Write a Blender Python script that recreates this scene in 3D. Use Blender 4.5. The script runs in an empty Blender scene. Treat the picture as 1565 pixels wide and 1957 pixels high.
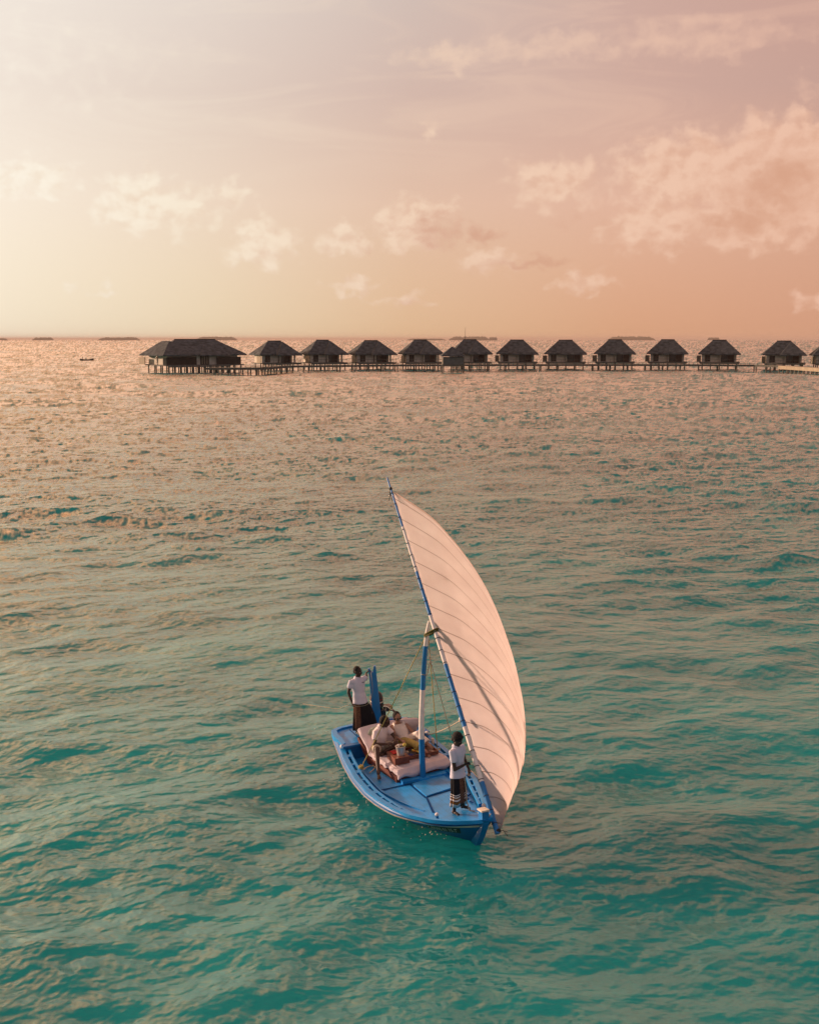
# Sailing dhoni with four people on a turquoise lagoon at sunset, a row of overwater villas behind.
import bpy, bmesh, math, random
import numpy as np
from mathutils import Vector, Matrix, Quaternion
random.seed(7)
R = math.radians
scene = bpy.context.scene
COL = scene.collection

def lin(r, g, b):
    def f(c):
        c /= 255.0
        return c / 12.92 if c <= 0.04045 else ((c + 0.055) / 1.055) ** 2.4
    return (f(r), f(g), f(b), 1.0)

# ------------------------------------------------------------------ camera (photo 1565 x 1957)
F_PX, CX, CY, HORIZON, CAM_H = 2290.0, 782.5, 978.5, 647.5, 9.9
PITCH = math.atan((CY - HORIZON) / F_PX)
def ray(px, py):
    x = (px - CX) / F_PX; y = -(py - CY) / F_PX
    return Vector((x, math.cos(PITCH) + y * math.sin(PITCH), -math.sin(PITCH) + y * math.cos(PITCH)))
def at_z(px, py, z):
    d = ray(px, py); return Vector((0, 0, CAM_H)) + d * ((z - CAM_H) / d.z)
def at_y(px, py, Y):
    d = ray(px, py); return Vector((0, 0, CAM_H)) + d * (Y / d.y)
cam = bpy.data.cameras.new('camera'); cam_o = bpy.data.objects.new('camera', cam); COL.objects.link(cam_o)
cam_o.location = (0, 0, CAM_H); cam_o.rotation_euler = (math.pi / 2 - PITCH, 0, 0)
cam.sensor_fit = 'HORIZONTAL'; cam.sensor_width = 36; cam.lens = 36 * F_PX / 1565
cam.clip_start = 0.5; cam.clip_end = 120000
scene.camera = cam_o

# ------------------------------------------------------------------ node helpers
class NT:
    def __init__(s, nt): s.nt = nt; nt.nodes.clear()
    def n(s, t, ins=None, **kw):
        x = s.nt.nodes.new(t)
        for k, v in kw.items(): setattr(x, k, v)
        for k, v in (ins or {}).items():
            s.put(x.inputs[k], v)
        return x
    def put(s, sock, v):
        if isinstance(v, bpy.types.NodeSocket): s.nt.links.new(v, sock)
        elif isinstance(v, bpy.types.Node): s.nt.links.new(v.outputs[0], sock)
        else: sock.default_value = v
    def m(s, op, a, b=None, c=None, clamp=False):
        x = s.n('ShaderNodeMath', operation=op, use_clamp=clamp)
        for i, v in enumerate((a, b, c)):
            if v is not None: s.put(x.inputs[i], v)
        return x.outputs[0]
    def v(s, op, a, b=None):
        x = s.n('ShaderNodeVectorMath', operation=op)
        s.put(x.inputs[0], a)
        if b is not None: s.put(x.inputs[1], b)
        return x
    def mix(s, f, a, b, blend='MIX'):
        x = s.n('ShaderNodeMix', data_type='RGBA', blend_type=blend)
        s.put(x.inputs[0], f); s.put(x.inputs[6], a); s.put(x.inputs[7], b)
        return x.outputs[2]
    def ramp(s, f, stops, interp='LINEAR'):
        x = s.n('ShaderNodeValToRGB'); cr = x.color_ramp; cr.interpolation = interp
        while len(cr.elements) < len(stops): cr.elements.new(0.5)
        for e, (p, c) in zip(cr.elements, stops):
            e.position = p; e.color = c if len(c) == 4 else (*c, 1)
        s.put(x.inputs[0], f)
        return x.outputs[0]
    def sm(s, x, lo, hi, a=0.0, b=1.0, interp='SMOOTHSTEP'):
        q = s.n('ShaderNodeMapRange', interpolation_type=interp)
        s.put(q.inputs[0], x); q.inputs[1].default_value = lo; q.inputs[2].default_value = hi
        q.inputs[3].default_value = a; q.inputs[4].default_value = b
        return q.outputs[0]
    def noise(s, vec, scale, detail=4, rough=0.55, dist=0.0, out=0):
        q = s.n('ShaderNodeTexNoise', ins={'Vector': vec, 'Scale': scale, 'Detail': detail, 'Roughness': rough, 'Distortion': dist})
        return q.outputs[out]

MATS = {}
def mat(name, c, rough=0.5, var=0.12, scale=6.0, bump=0.0, bscale=40.0, metal=0.0, spec=0.5, c2=None, coat=0.0, stretch=(1, 1, 1), wear=0.0, planks=None):
    """painted / cloth / wood surface: base colour broken up by object-space noise, optional second colour and bump"""
    if name in MATS: return MATS[name]
    m = bpy.data.materials.new(name); m.use_nodes = True; t = NT(m.node_tree)
    out = t.n('ShaderNodeOutputMaterial'); p = t.n('ShaderNodeBsdfPrincipled')
    tc = t.n('ShaderNodeTexCoord').outputs['Object']
    if stretch != (1, 1, 1): tc = t.v('MULTIPLY', tc, stretch).outputs[0]
    nz = t.noise(tc, scale, 5, 0.6)
    lo = tuple(x * (1 - var * 1.6) for x in c[:3]) + (1,)
    hi = tuple(min(1, x * (1 + var)) for x in (c2 or c)[:3]) + (1,)
    t.put(p.inputs['Base Color'], t.ramp(nz, [(0.3, lo), (0.7, hi)]))
    t.put(p.inputs['Roughness'], t.sm(nz, 0.2, 0.8, max(0.03, rough - 0.08), min(1, rough + 0.1)))
    if wear:
        ws = t.sm(t.noise(tc, 3.3, 8, 0.72), 0.60, 0.74); wf_ = t.noise(t.v('MULTIPLY', tc, (2, 14, 14)).outputs[0], 2.0, 5, 0.7)
        cc = t.mix(t.m('MULTIPLY', ws, wear), p.inputs['Base Color'].links[0].from_socket, tuple(min(1, x * 1.5 + 0.07) for x in c[:3]) + (1,))
        cc = t.mix(t.m('MULTIPLY', t.sm(wf_, 0.58, 0.70), wear * 0.6), cc, tuple(x * 0.55 + 0.008 for x in c[:3]) + (1,))
        t.put(p.inputs['Base Color'], cc)
    if planks:
        co_ = t.n('ShaderNodeSeparateXYZ', ins={0: tc}).outputs[planks[0]]
        ln_ = t.sm(t.m('ABSOLUTE', t.m('SUBTRACT', t.m('FRACT', t.m('MULTIPLY', co_, planks[1])), 0.5)), 0.035, 0.012)
        t.put(p.inputs['Base Color'], t.mix(t.m('MULTIPLY', ln_, planks[2]), p.inputs['Base Color'].links[0].from_socket, tuple(x * 0.35 for x in c[:3]) + (1,)))
    p.inputs['Metallic'].default_value = metal; p.inputs['Specular IOR Level'].default_value = spec
    p.inputs['Coat Weight'].default_value = coat
    if bump:
        b = t.n('ShaderNodeBump', ins={'Strength': bump, 'Distance': 0.02, 'Height': t.noise(tc, bscale, 4, 0.65)})
        t.put(p.inputs['Normal'], b)
    t.put(out.inputs['Surface'], p)
    MATS[name] = m
    return m

# ------------------------------------------------------------------ mesh builder
def V(*a): return Vector(a)
def frame_of(d):
    d = Vector(d).normalized()
    a = Vector((0, 0, 1)) if abs(d.z) < 0.9 else Vector((1, 0, 0))
    x = d.cross(a).normalized(); return x, d.cross(x).normalized(), d
class MB:
    def __init__(s): s.v = []; s.f = []; s.mi = []; s.uv = None
    def add(s, vs, fs, mi=0):
        o = len(s.v); s.v += [tuple(x) for x in vs]
        for f in fs: s.f.append(tuple(i + o for i in f)); s.mi.append(mi)
        return s
    def box(s, c, size, rot=None, mi=0, taper=1.0):
        hx, hy, hz = size[0] / 2, size[1] / 2, size[2] / 2
        vs = [Vector((sx * hx * (taper if sz > 0 else 1), sy * hy * (taper if sz > 0 else 1), sz * hz)) for sz in (-1, 1) for sy in (-1, 1) for sx in (-1, 1)]
        if rot is not None: vs = [rot @ x for x in vs]
        return s.add([Vector(c) + x for x in vs], [(0, 2, 3, 1), (4, 5, 7, 6), (0, 1, 5, 4), (2, 6, 7, 3), (0, 4, 6, 2), (1, 3, 7, 5)], mi)
    def hexa(s, b, t, mi=0):
        """bottom 4 points and top 4 points, both counter-clockwise from above"""
        return s.add(list(b) + list(t), [(3, 2, 1, 0), (4, 5, 6, 7), (0, 1, 5, 4), (1, 2, 6, 5), (2, 3, 7, 6), (3, 0, 4, 7)], mi)
    def rings(s, rs, closed=True, caps=True, mi=0):
        n = len(rs[0]); o = len(s.v)
        for r in rs: s.v += [tuple(x) for x in r]
        for i in range(len(rs) - 1):
            for j in range(n if closed else n - 1):
                a = o + i * n + j; b = o + i * n + (j + 1) % n
                s.f.append((a, b, b + n, a + n)); s.mi.append(mi if not callable(mi) else mi(i, j))
        if caps and closed:
            s.f.append(tuple(o + j for j in reversed(range(n)))); s.mi.append(mi if not callable(mi) else mi(0, 0))
            s.f.append(tuple(o + (len(rs) - 1) * n + j for j in range(n))); s.mi.append(mi if not callable(mi) else mi(len(rs) - 2, 0))
        return s
    def tube(s, path, rad, n=10, caps=True, mi=0):
        path = [Vector(p) for p in path]; k = len(path)
        rad = [rad] * k if not hasattr(rad, '__len__') else rad
        rs = []; px = None
        for i, p in enumerate(path):
            d = (path[min(i + 1, k - 1)] - path[max(i - 1, 0)]).normalized()
            if px is None: x, y, _ = frame_of(d)
            else:
                x = (px - d * px.dot(d)).normalized(); y = d.cross(x)
            px = x
            rs.append([p + (x * math.cos(a) + y * math.sin(a)) * rad[i] for a in [2 * math.pi * j / n for j in range(n)]])
        return s.rings(rs, True, caps, mi)
    def capsule(s, a, b, ra, rb, n=12, m=4, mi=0):
        a = Vector(a); b = Vector(b); x, y, d = frame_of(b - a) if (b - a).length > 1e-6 else frame_of((0, 0, 1))
        rs = []
        for i in range(m + 1):
            t = math.pi / 2 * (1 - i / m) * 0.97
            rs.append((a - d * ra * math.sin(t), ra * math.cos(t)))
        for i in range(m + 1):
            t = math.pi / 2 * (i / m) * 0.97
            rs.append((b + d * rb * math.sin(t), rb * math.cos(t)))
        return s.rings([[c + (x * math.cos(q) + y * math.sin(q)) * r for q in [2 * math.pi * j / n for j in range(n)]] for c, r in rs], mi=mi)
    def ell(s, c, r, M=None, n=16, m=10, mi=0):
        c = Vector(c); rs = []
        for i in range(m + 1):
            t = -math.pi / 2 * 0.98 + math.pi * 0.98 * i / m
            rs.append([Vector((r[0] * math.cos(t) * math.cos(q), r[1] * math.cos(t) * math.sin(q), r[2] * math.sin(t))) for q in [2 * math.pi * j / n for j in range(n)]])
        rs = [[c + (M @ x if M is not None else x) for x in q] for q in rs]
        return s.rings(rs, mi=mi)
    def lathe(s, c, prof, n=20, mi=0, M=None):
        c = Vector(c)
        rs = [[c + ((M @ Vector((r * math.cos(q), r * math.sin(q), z))) if M is not None else Vector((r * math.cos(q), r * math.sin(q), z))) for q in [2 * math.pi * j / n for j in range(n)]] for r, z in prof]
        return s.rings(rs, mi=mi)
    def grid(s, pts, mi=0):
        n = len(pts[0]); o = len(s.v)
        for r in pts: s.v += [tuple(x) for x in r]
        for i in range(len(pts) - 1):
            for j in range(n - 1):
                a = o + i * n + j; s.f.append((a, a + 1, a + n + 1, a + n)); s.mi.append(mi if not callable(mi) else mi(i, j))
        return s
    def mesh(s, name, mats, smooth=None, origin=None):
        me = bpy.data.meshes.new(name)
        vs = s.v if origin is None else [(x[0] - origin[0], x[1] - origin[1], x[2] - origin[2]) for x in s.v]
        me.from_pydata(vs, [], s.f)
        for m_ in (mats if isinstance(mats, (list, tuple)) else [mats]): me.materials.append(m_)
        me.polygons.foreach_set('material_index', s.mi)
        bm = bmesh.new(); bm.from_mesh(me); bmesh.ops.recalc_face_normals(bm, faces=bm.faces); bm.to_mesh(me); bm.free()
        if smooth is not None:
            me.polygons.foreach_set('use_smooth', [True] * len(me.polygons))
            if smooth < 180: me.set_sharp_from_angle(angle=R(smooth))
        me.update()
        return me
    def build(s, name, mats, parent=None, smooth=None, origin=None, mw=None):
        o = bpy.data.objects.new(name, s.mesh(name, mats, smooth, origin)); COL.objects.link(o)
        if parent is not None: o.parent = parent
        if mw is not None: o.matrix_world = mw
        return o

def tag(o, label=None, cat=None, group=None, kind=None):
    if label: o['label'] = label
    if cat: o['category'] = cat
    if group: o['group'] = group
    if kind: o['kind'] = kind
    return o
def thing(name, mw, label, cat, group=None):
    o = bpy.data.objects.new(name, None); o.empty_display_size = 0.2; COL.objects.link(o); o.matrix_world = mw
    return tag(o, label, cat, group)
def copy_tree(o, parent=None):
    c = o.copy(); COL.objects.link(c)
    if parent is not None: c.parent = parent
    for ch in list(o.children): copy_tree(ch, c)
    return c
def remesh(mb, name, mats, voxel, it=3, parent=None, origin=None, disp=None):
    tmp = bpy.data.objects.new('tmp', mb.mesh('tmp', mats, None, origin)); COL.objects.link(tmp)
    r = tmp.modifiers.new('r', 'REMESH'); r.mode = 'VOXEL'; r.voxel_size = voxel
    q = tmp.modifiers.new('s', 'SMOOTH'); q.factor = 0.5; q.iterations = it
    dg = bpy.context.evaluated_depsgraph_get(); dg.update()
    me = bpy.data.meshes.new_from_object(tmp.evaluated_get(dg)); me.name = name
    bpy.data.objects.remove(tmp)
    if disp: 
        co = np.empty(len(me.vertices) * 3, np.float32); me.vertices.foreach_get('co', co); co = co.reshape(-1, 3)
        nm = np.array([v.normal[:] for v in me.vertices], np.float32)
        co += nm * disp(co)[:, None]; me.vertices.foreach_set('co', co.ravel()); me.update()
    me.materials.clear()
    for m_ in (mats if isinstance(mats, (list, tuple)) else [mats]): me.materials.append(m_)
    me.polygons.foreach_set('use_smooth', [True] * len(me.polygons)); me.polygons.foreach_set('material_index', [0] * len(me.polygons))
    o = bpy.data.objects.new(name, me); COL.objects.link(o)
    if parent is not None: o.parent = parent
    return o
# ------------------------------------------------------------------ tunables
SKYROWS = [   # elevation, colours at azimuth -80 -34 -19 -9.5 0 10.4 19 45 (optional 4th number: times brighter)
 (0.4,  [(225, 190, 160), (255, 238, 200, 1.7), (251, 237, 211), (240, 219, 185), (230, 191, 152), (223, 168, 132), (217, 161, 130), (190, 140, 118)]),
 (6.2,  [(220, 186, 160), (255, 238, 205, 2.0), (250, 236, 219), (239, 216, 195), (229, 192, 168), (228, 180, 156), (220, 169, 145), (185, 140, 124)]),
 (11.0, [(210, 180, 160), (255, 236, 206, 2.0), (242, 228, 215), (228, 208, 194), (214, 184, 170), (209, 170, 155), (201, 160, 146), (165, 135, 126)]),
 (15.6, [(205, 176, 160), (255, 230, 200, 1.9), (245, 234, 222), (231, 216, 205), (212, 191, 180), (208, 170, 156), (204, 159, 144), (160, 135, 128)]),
 (20.0, [(235, 170, 120, 1.5), (255, 188, 128, 4.2), (255, 188, 134, 2.9), (252, 177, 127, 2.4), (243, 160, 116, 2.0), (230, 158, 122, 1.75), (218, 152, 122, 1.5), (180, 128, 110)]),  # unseen salmon band, added to warm the water's reflections; next row continues it
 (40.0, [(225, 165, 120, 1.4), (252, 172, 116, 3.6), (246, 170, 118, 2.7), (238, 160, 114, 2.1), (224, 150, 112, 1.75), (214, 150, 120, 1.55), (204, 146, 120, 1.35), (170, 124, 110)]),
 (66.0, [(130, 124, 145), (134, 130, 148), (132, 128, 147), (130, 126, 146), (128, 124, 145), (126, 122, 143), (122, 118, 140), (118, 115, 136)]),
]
BACK = (168, 153, 160)
HAZE_D = 7e-5
EXPO = 1.2
SUN_AZ, SUN_ELEV, SUN_E = 25.0, 10.5, 2.5   # degrees behind the left-hand side, height, strength
IOR = 1.40
LEAN = 0.5
WSTEP, WAZ, WRES = 0.75, 1150, 0.0010
#          wavelength from, slope rms, heading deg, spread
WBANDS = [(0.10, 0.095, -60, 1.0), (0.20, 0.118, -66, 1.8), (0.40, 0.125, -62, 3.0), (0.80, 0.112, -60, 4.0), (1.60, 0.086, -64, 4.5), (3.2, 0.060, -68, 4.5), (6.4, 0.034, -78, 4.0), (13.0, 0.018, -85, 3.0), (30.0, 0.012, -85, 2.0)]
CROSS = -46.0   # second, weaker wave train, degrees from the first
WATERCOL = [(0.30, (0.004, 0.155, 0.162)), (0.50, (0.009, 0.228, 0.228)), (0.68, (0.028, 0.300, 0.282))]
DEEP = (0.74, 0.77, 0.80, 1)   # how much darker the deeper water is beyond the sandy shallows
# ------------------------------------------------------------------ sun and sky
SUN = Vector((-math.cos(R(SUN_AZ)), math.sin(R(SUN_AZ)), 0.0)); SUN_EL = R(SUN_ELEV)
SUN_DIR = Vector((SUN.x * math.cos(SUN_EL), SUN.y * math.cos(SUN_EL), math.sin(SUN_EL)))
sl = bpy.data.lights.new('sun', 'SUN'); sl.energy = SUN_E; sl.angle = R(3.0); sl.color = (1.0, 0.68, 0.50)
so = bpy.data.objects.new('sun', sl); COL.objects.link(so); so.location = (-60, 20, 40)
so.rotation_euler = (-SUN_DIR).to_track_quat('-Z', 'Y').to_euler()

W = bpy.data.worlds.new('World'); scene.world = W; W.use_nodes = True
t = NT(W.node_tree)
wout = t.n('ShaderNodeOutputWorld'); bg = t.n('ShaderNodeBackground'); bg.inputs['Strength'].default_value = 0.1
sky = t.n('ShaderNodeTexSky', sky_type='NISHITA', sun_disc=False, sun_elevation=SUN_EL, sun_rotation=math.atan2(SUN.x, SUN.y), air_density=1.0, dust_density=4.0, ozone_density=1.0)
gen = t.n('ShaderNodeTexCoord').outputs['Generated']
sep = t.n('ShaderNodeSeparateXYZ', ins={0: gen})
az = t.m('MULTIPLY', t.m('ARCTAN2', sep.outputs[0], sep.outputs[1]), 57.29578)
el = t.m('MULTIPLY', t.m('ARCSINE', t.m('MAXIMUM', sep.outputs[2], -0.02)), 57.29578)
azel = t.n('ShaderNodeCombineXYZ', ins={0: az, 1: el, 2: 0.0}).outputs[0]
# direction-space colour table: azimuth stops for five elevations (degrees)
A0, A1 = -180.0, 180.0
def azr(cols, back=None):
    stops = [-165, -125, -80, -34, -19, -9.5, 0, 10.4, 19, 45, 110]
    b = back or cols[-1]; cols = [b, tuple((x + y) / 2 for x, y in zip(b, cols[0])), *cols, b]
    return t.ramp(t.sm(az, A0, A1, 0, 1, 'LINEAR'), [((a - A0) / (A1 - A0), c) for a, c in zip(stops, cols)])
def sc(c, k): return tuple(x * k for x in c[:3]) + (1,)
ROWS = SKYROWS
col = None
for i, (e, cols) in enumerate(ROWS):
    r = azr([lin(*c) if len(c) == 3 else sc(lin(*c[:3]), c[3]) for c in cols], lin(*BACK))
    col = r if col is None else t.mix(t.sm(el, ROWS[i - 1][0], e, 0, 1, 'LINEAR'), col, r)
# --- clouds: soft banks placed by direction, eaten into by fractal noise
n1 = t.n('ShaderNodeTexNoise', noise_dimensions='2D', ins={'Vector': t.v('MULTIPLY', azel, (1.0, 1.35, 1.0)).outputs[0], 'Scale': 0.75, 'Detail': 5, 'Roughness': 0.56}).outputs[1]
warp = t.v('MULTIPLY', t.v('SUBTRACT', n1, (0.5, 0.5, 0.5)).outputs[0], (2.4, 1.9, 0)).outputs[0]
pw = t.v('ADD', azel, warp).outputs[0]
def puff(vec):
    q = t.v('MULTIPLY', vec, (1.0, 1.25, 1.0)).outputs[0]
    n_ = t.n('ShaderNodeTexNoise', noise_dimensions='2D', ins={'Vector': q, 'Scale': 1.0, 'Detail': 5, 'Roughness': 0.5, 'Distortion': 0.15}).outputs[0]
    v1 = t.n('ShaderNodeTexVoronoi', voronoi_dimensions='2D', feature='F1', ins={'Vector': q, 'Scale': 1.5}).outputs['Distance']
    v2 = t.n('ShaderNodeTexVoronoi', voronoi_dimensions='2D', feature='F1', ins={'Vector': q, 'Scale': 3.9}).outputs['Distance']
    return t.m('ADD', t.m('MULTIPLY', n_, 0.74), t.m('SUBTRACT', 0.21, t.m('ADD', t.m('MULTIPLY', v1, 0.15), t.m('MULTIPLY', v2, 0.03))))
nd = puff(t.v('ADD', azel, t.v('MULTIPLY', warp, (0.25, 0.25, 0)).outputs[0]).outputs[0]); nd_off = puff(t.v('ADD', azel, (-0.30, 0.36, 0)).outputs[0])
def sky_px(px, py):
    d = ray(px, py).normalized()
    return math.degrees(math.atan2(d.x, d.y)), math.degrees(math.asin(d.z))
def bank(blobs):
    acc = None
    for px, py, rx, ry, k in blobs:
        a, e = sky_px(px, py)
        d = t.v('LENGTH', t.v('DIVIDE', t.v('SUBTRACT', pw, (a, e, 0)).outputs[0], (rx / 33.0, ry / 33.0, 1)).outputs[0]).outputs['Value']
        w = t.m('MULTIPLY', t.sm(d, 1.15, 0.0), k)
        acc = w if acc is None else t.m('MAXIMUM', acc, w)
    return acc
def erode(b, lo, hi): return t.m('MULTIPLY', t.sm(t.m('ADD', b, t.m('MULTIPLY', t.m('SUBTRACT', nd, 0.50), 1.15)), lo, hi), t.sm(b, 0.03, 0.3))
WHITE = [(70, 335, 95, 45, .8), (20, 350, 90, 40, .7), (265, 385, 85, 62, 1.15), (330, 400, 110, 50, .75), (450, 375, 40, 34, .6), (500, 465, 75, 52, 1.0), (655, 460, 50, 34, .8),
         (790, 425, 85, 55, 1.1), (1065, 350, 110, 55, .8), (1340, 325, 180, 80, 1.15), (1500, 325, 180, 105, 1.35), (1270, 425, 110, 58, 1.1), (1440, 420, 150, 60, 1.15), (1560, 570, 55, 24, .85),
         (940, 500, 80, 34, .65), (670, 550, 60, 18, .6), (770, 572, 90, 18, .5), (1120, 540, 70, 24, .55), (1240, 270, 60, 26, .5), (820, 240, 24, 32, .5), (1190, 440, 60, 40, .6), (190, 550, 90, 14, .35)]
DARK = [(835, 440, 70, 42, .9), (925, 447, 62, 26, .8), (1000, 503, 95, 22, .75), (1490, 355, 120, 80, .85), (1420, 425, 130, 40, .8), (1110, 420, 70, 40, .35), (1330, 400, 70, 40, .45), (300, 425, 90, 28, .3), (690, 470, 30, 16, .5), (780, 580, 80, 14, .4)]
wm = erode(bank(WHITE), 0.08, 0.80); dm = erode(bank(DARK), 0.22, 1.0)
shade = t.sm(t.m('SUBTRACT', nd, nd_off), -0.30, 0.16)
bright = azr([lin(*c) for c in [(240, 214, 190), (255, 250, 238), (254, 245, 230), (250, 234, 212), (244, 212, 186), (242, 200, 174), (240, 192, 166), (226, 176, 152)]])
dark = azr([lin(*c) for c in [(220, 190, 165), (242, 220, 196), (236, 212, 186), (226, 190, 164), (214, 164, 140), (212, 156, 128), (214, 156, 126), (200, 140, 120)]])
col = t.mix(t.m('MULTIPLY', wm, 0.96), col, t.mix(shade, t.mix(0.5, bright, dark), bright))
col = t.mix(t.m('MULTIPLY', dm, 0.8), col, dark)
# --- high thin streaks
st = t.n('ShaderNodeTexNoise', noise_dimensions='2D', ins={'Vector': t.v('MULTIPLY', azel, (0.10, 0.55, 1.0)).outputs[0], 'Scale': 1.0, 'Detail': 6, 'Roughness': 0.6, 'Distortion': 0.8}).outputs[0]
stm = t.m('MULTIPLY', t.sm(st, 0.45, 0.75), t.sm(el, 5.0, 11.0))
col = t.mix(t.m('MULTIPLY', stm, 0.30), col, bright)
ac = bank([(880, 105, 150, 30, .9), (1060, 90, 260, 34, .8), (1330, 75, 260, 45, .8), (1540, 165, 60, 26, .6), (90, 110, 330, 130, .45), (300, 90, 300, 60, .3)])
col = t.mix(t.m('MULTIPLY', erode(ac, 0.2, 1.05), 0.6), col, bright)
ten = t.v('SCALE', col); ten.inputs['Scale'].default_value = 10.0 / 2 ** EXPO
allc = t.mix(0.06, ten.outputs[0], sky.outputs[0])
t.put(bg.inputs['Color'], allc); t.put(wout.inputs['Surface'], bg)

scene.view_settings.view_transform = 'Standard'; scene.view_settings.look = 'None'
scene.view_settings.exposure = EXPO; scene.view_settings.gamma = 1.0
scene.cycles.use_denoising = True
scene.cycles.max_bounces = 8; scene.cycles.transparent_max_bounces = 8; scene.cycles.volume_bounces = 0
scene.cycles.caustics_reflective = False; scene.cycles.caustics_refractive = False

# ------------------------------------------------------------------ haze: one box of even pale air round everything
hz = bpy.data.materials.new('haze'); hz.use_nodes = True; t = NT(hz.node_tree)
ho = t.n('ShaderNodeOutputMaterial'); pv = t.n('ShaderNodeVolumePrincipled')
pv.inputs['Color'].default_value = (0.72, 0.58, 0.50, 1); pv.inputs['Density'].default_value = HAZE_D; pv.inputs['Anisotropy'].default_value = 0.0
t.put(ho.inputs['Volume'], pv)
tag(MB().box((0, 0, 12.5), (100000, 100000, 43)).build('haze', hz), kind='stuff')

# ------------------------------------------------------------------ water: displaced by band-limited random wave fields
def wave_band(lam, slope, wind, spread, seed, N=256, tiles=26.0):
    """periodic height field whose wavelengths lie in [lam, 2 lam]; returns tile size and height / sideways shift"""
    rng = np.random.default_rng(seed)
    L = lam * tiles * (1 + 0.17 * math.sin(seed * 1.7))
    k = 2 * np.pi * np.fft.fftfreq(N, L / N); kx, ky = np.meshgrid(k, k, indexing='ij'); kk = np.hypot(kx, ky); kk[0, 0] = 1
    lo, hi = 2 * np.pi / (2 * lam), 2 * np.pi / lam
    inb = (kk >= lo) & (kk < hi)
    th = np.arctan2(ky, kx) - wind
    D = np.abs(np.cos(th / 2)) ** (4 * spread) + 0.55 * np.abs(np.cos((th - math.radians(CROSS)) / 2)) ** (4 * spread) + 0.03
    A = (rng.standard_normal((N, N)) + 1j * rng.standard_normal((N, N))) * np.sqrt(inb * D) / kk ** 2
    h = np.real(np.fft.ifft2(A)); sx = np.real(np.fft.ifft2(1j * kx * A)); sy = np.real(np.fft.ifft2(1j * ky * A))
    g = slope / math.sqrt(np.mean(sx ** 2 + sy ** 2))
    dx = np.real(np.fft.ifft2(-1j * kx / kk * A)); dy = np.real(np.fft.ifft2(-1j * ky / kk * A))
    return L, np.stack([h, dx, dy, sx, sy], -1).astype(np.float32) * g
def sample(L, T, x, y):
    N = T.shape[0]; u = (x / L) % 1.0 * N; v = (y / L) % 1.0 * N
    i = np.floor(u).astype(np.int32); j = np.floor(v).astype(np.int32); a = (u - i)[:, None]; b = (v - j)[:, None]
    i %= N; j %= N; i2 = (i + 1) % N; j2 = (j + 1) % N
    a = a * a * (3 - 2 * a); b = b * b * (3 - 2 * b)
    return (T[i, j] * (1 - a) + T[i2, j] * a) * (1 - b) + (T[i, j2] * (1 - a) + T[i2, j2] * a) * b
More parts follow.
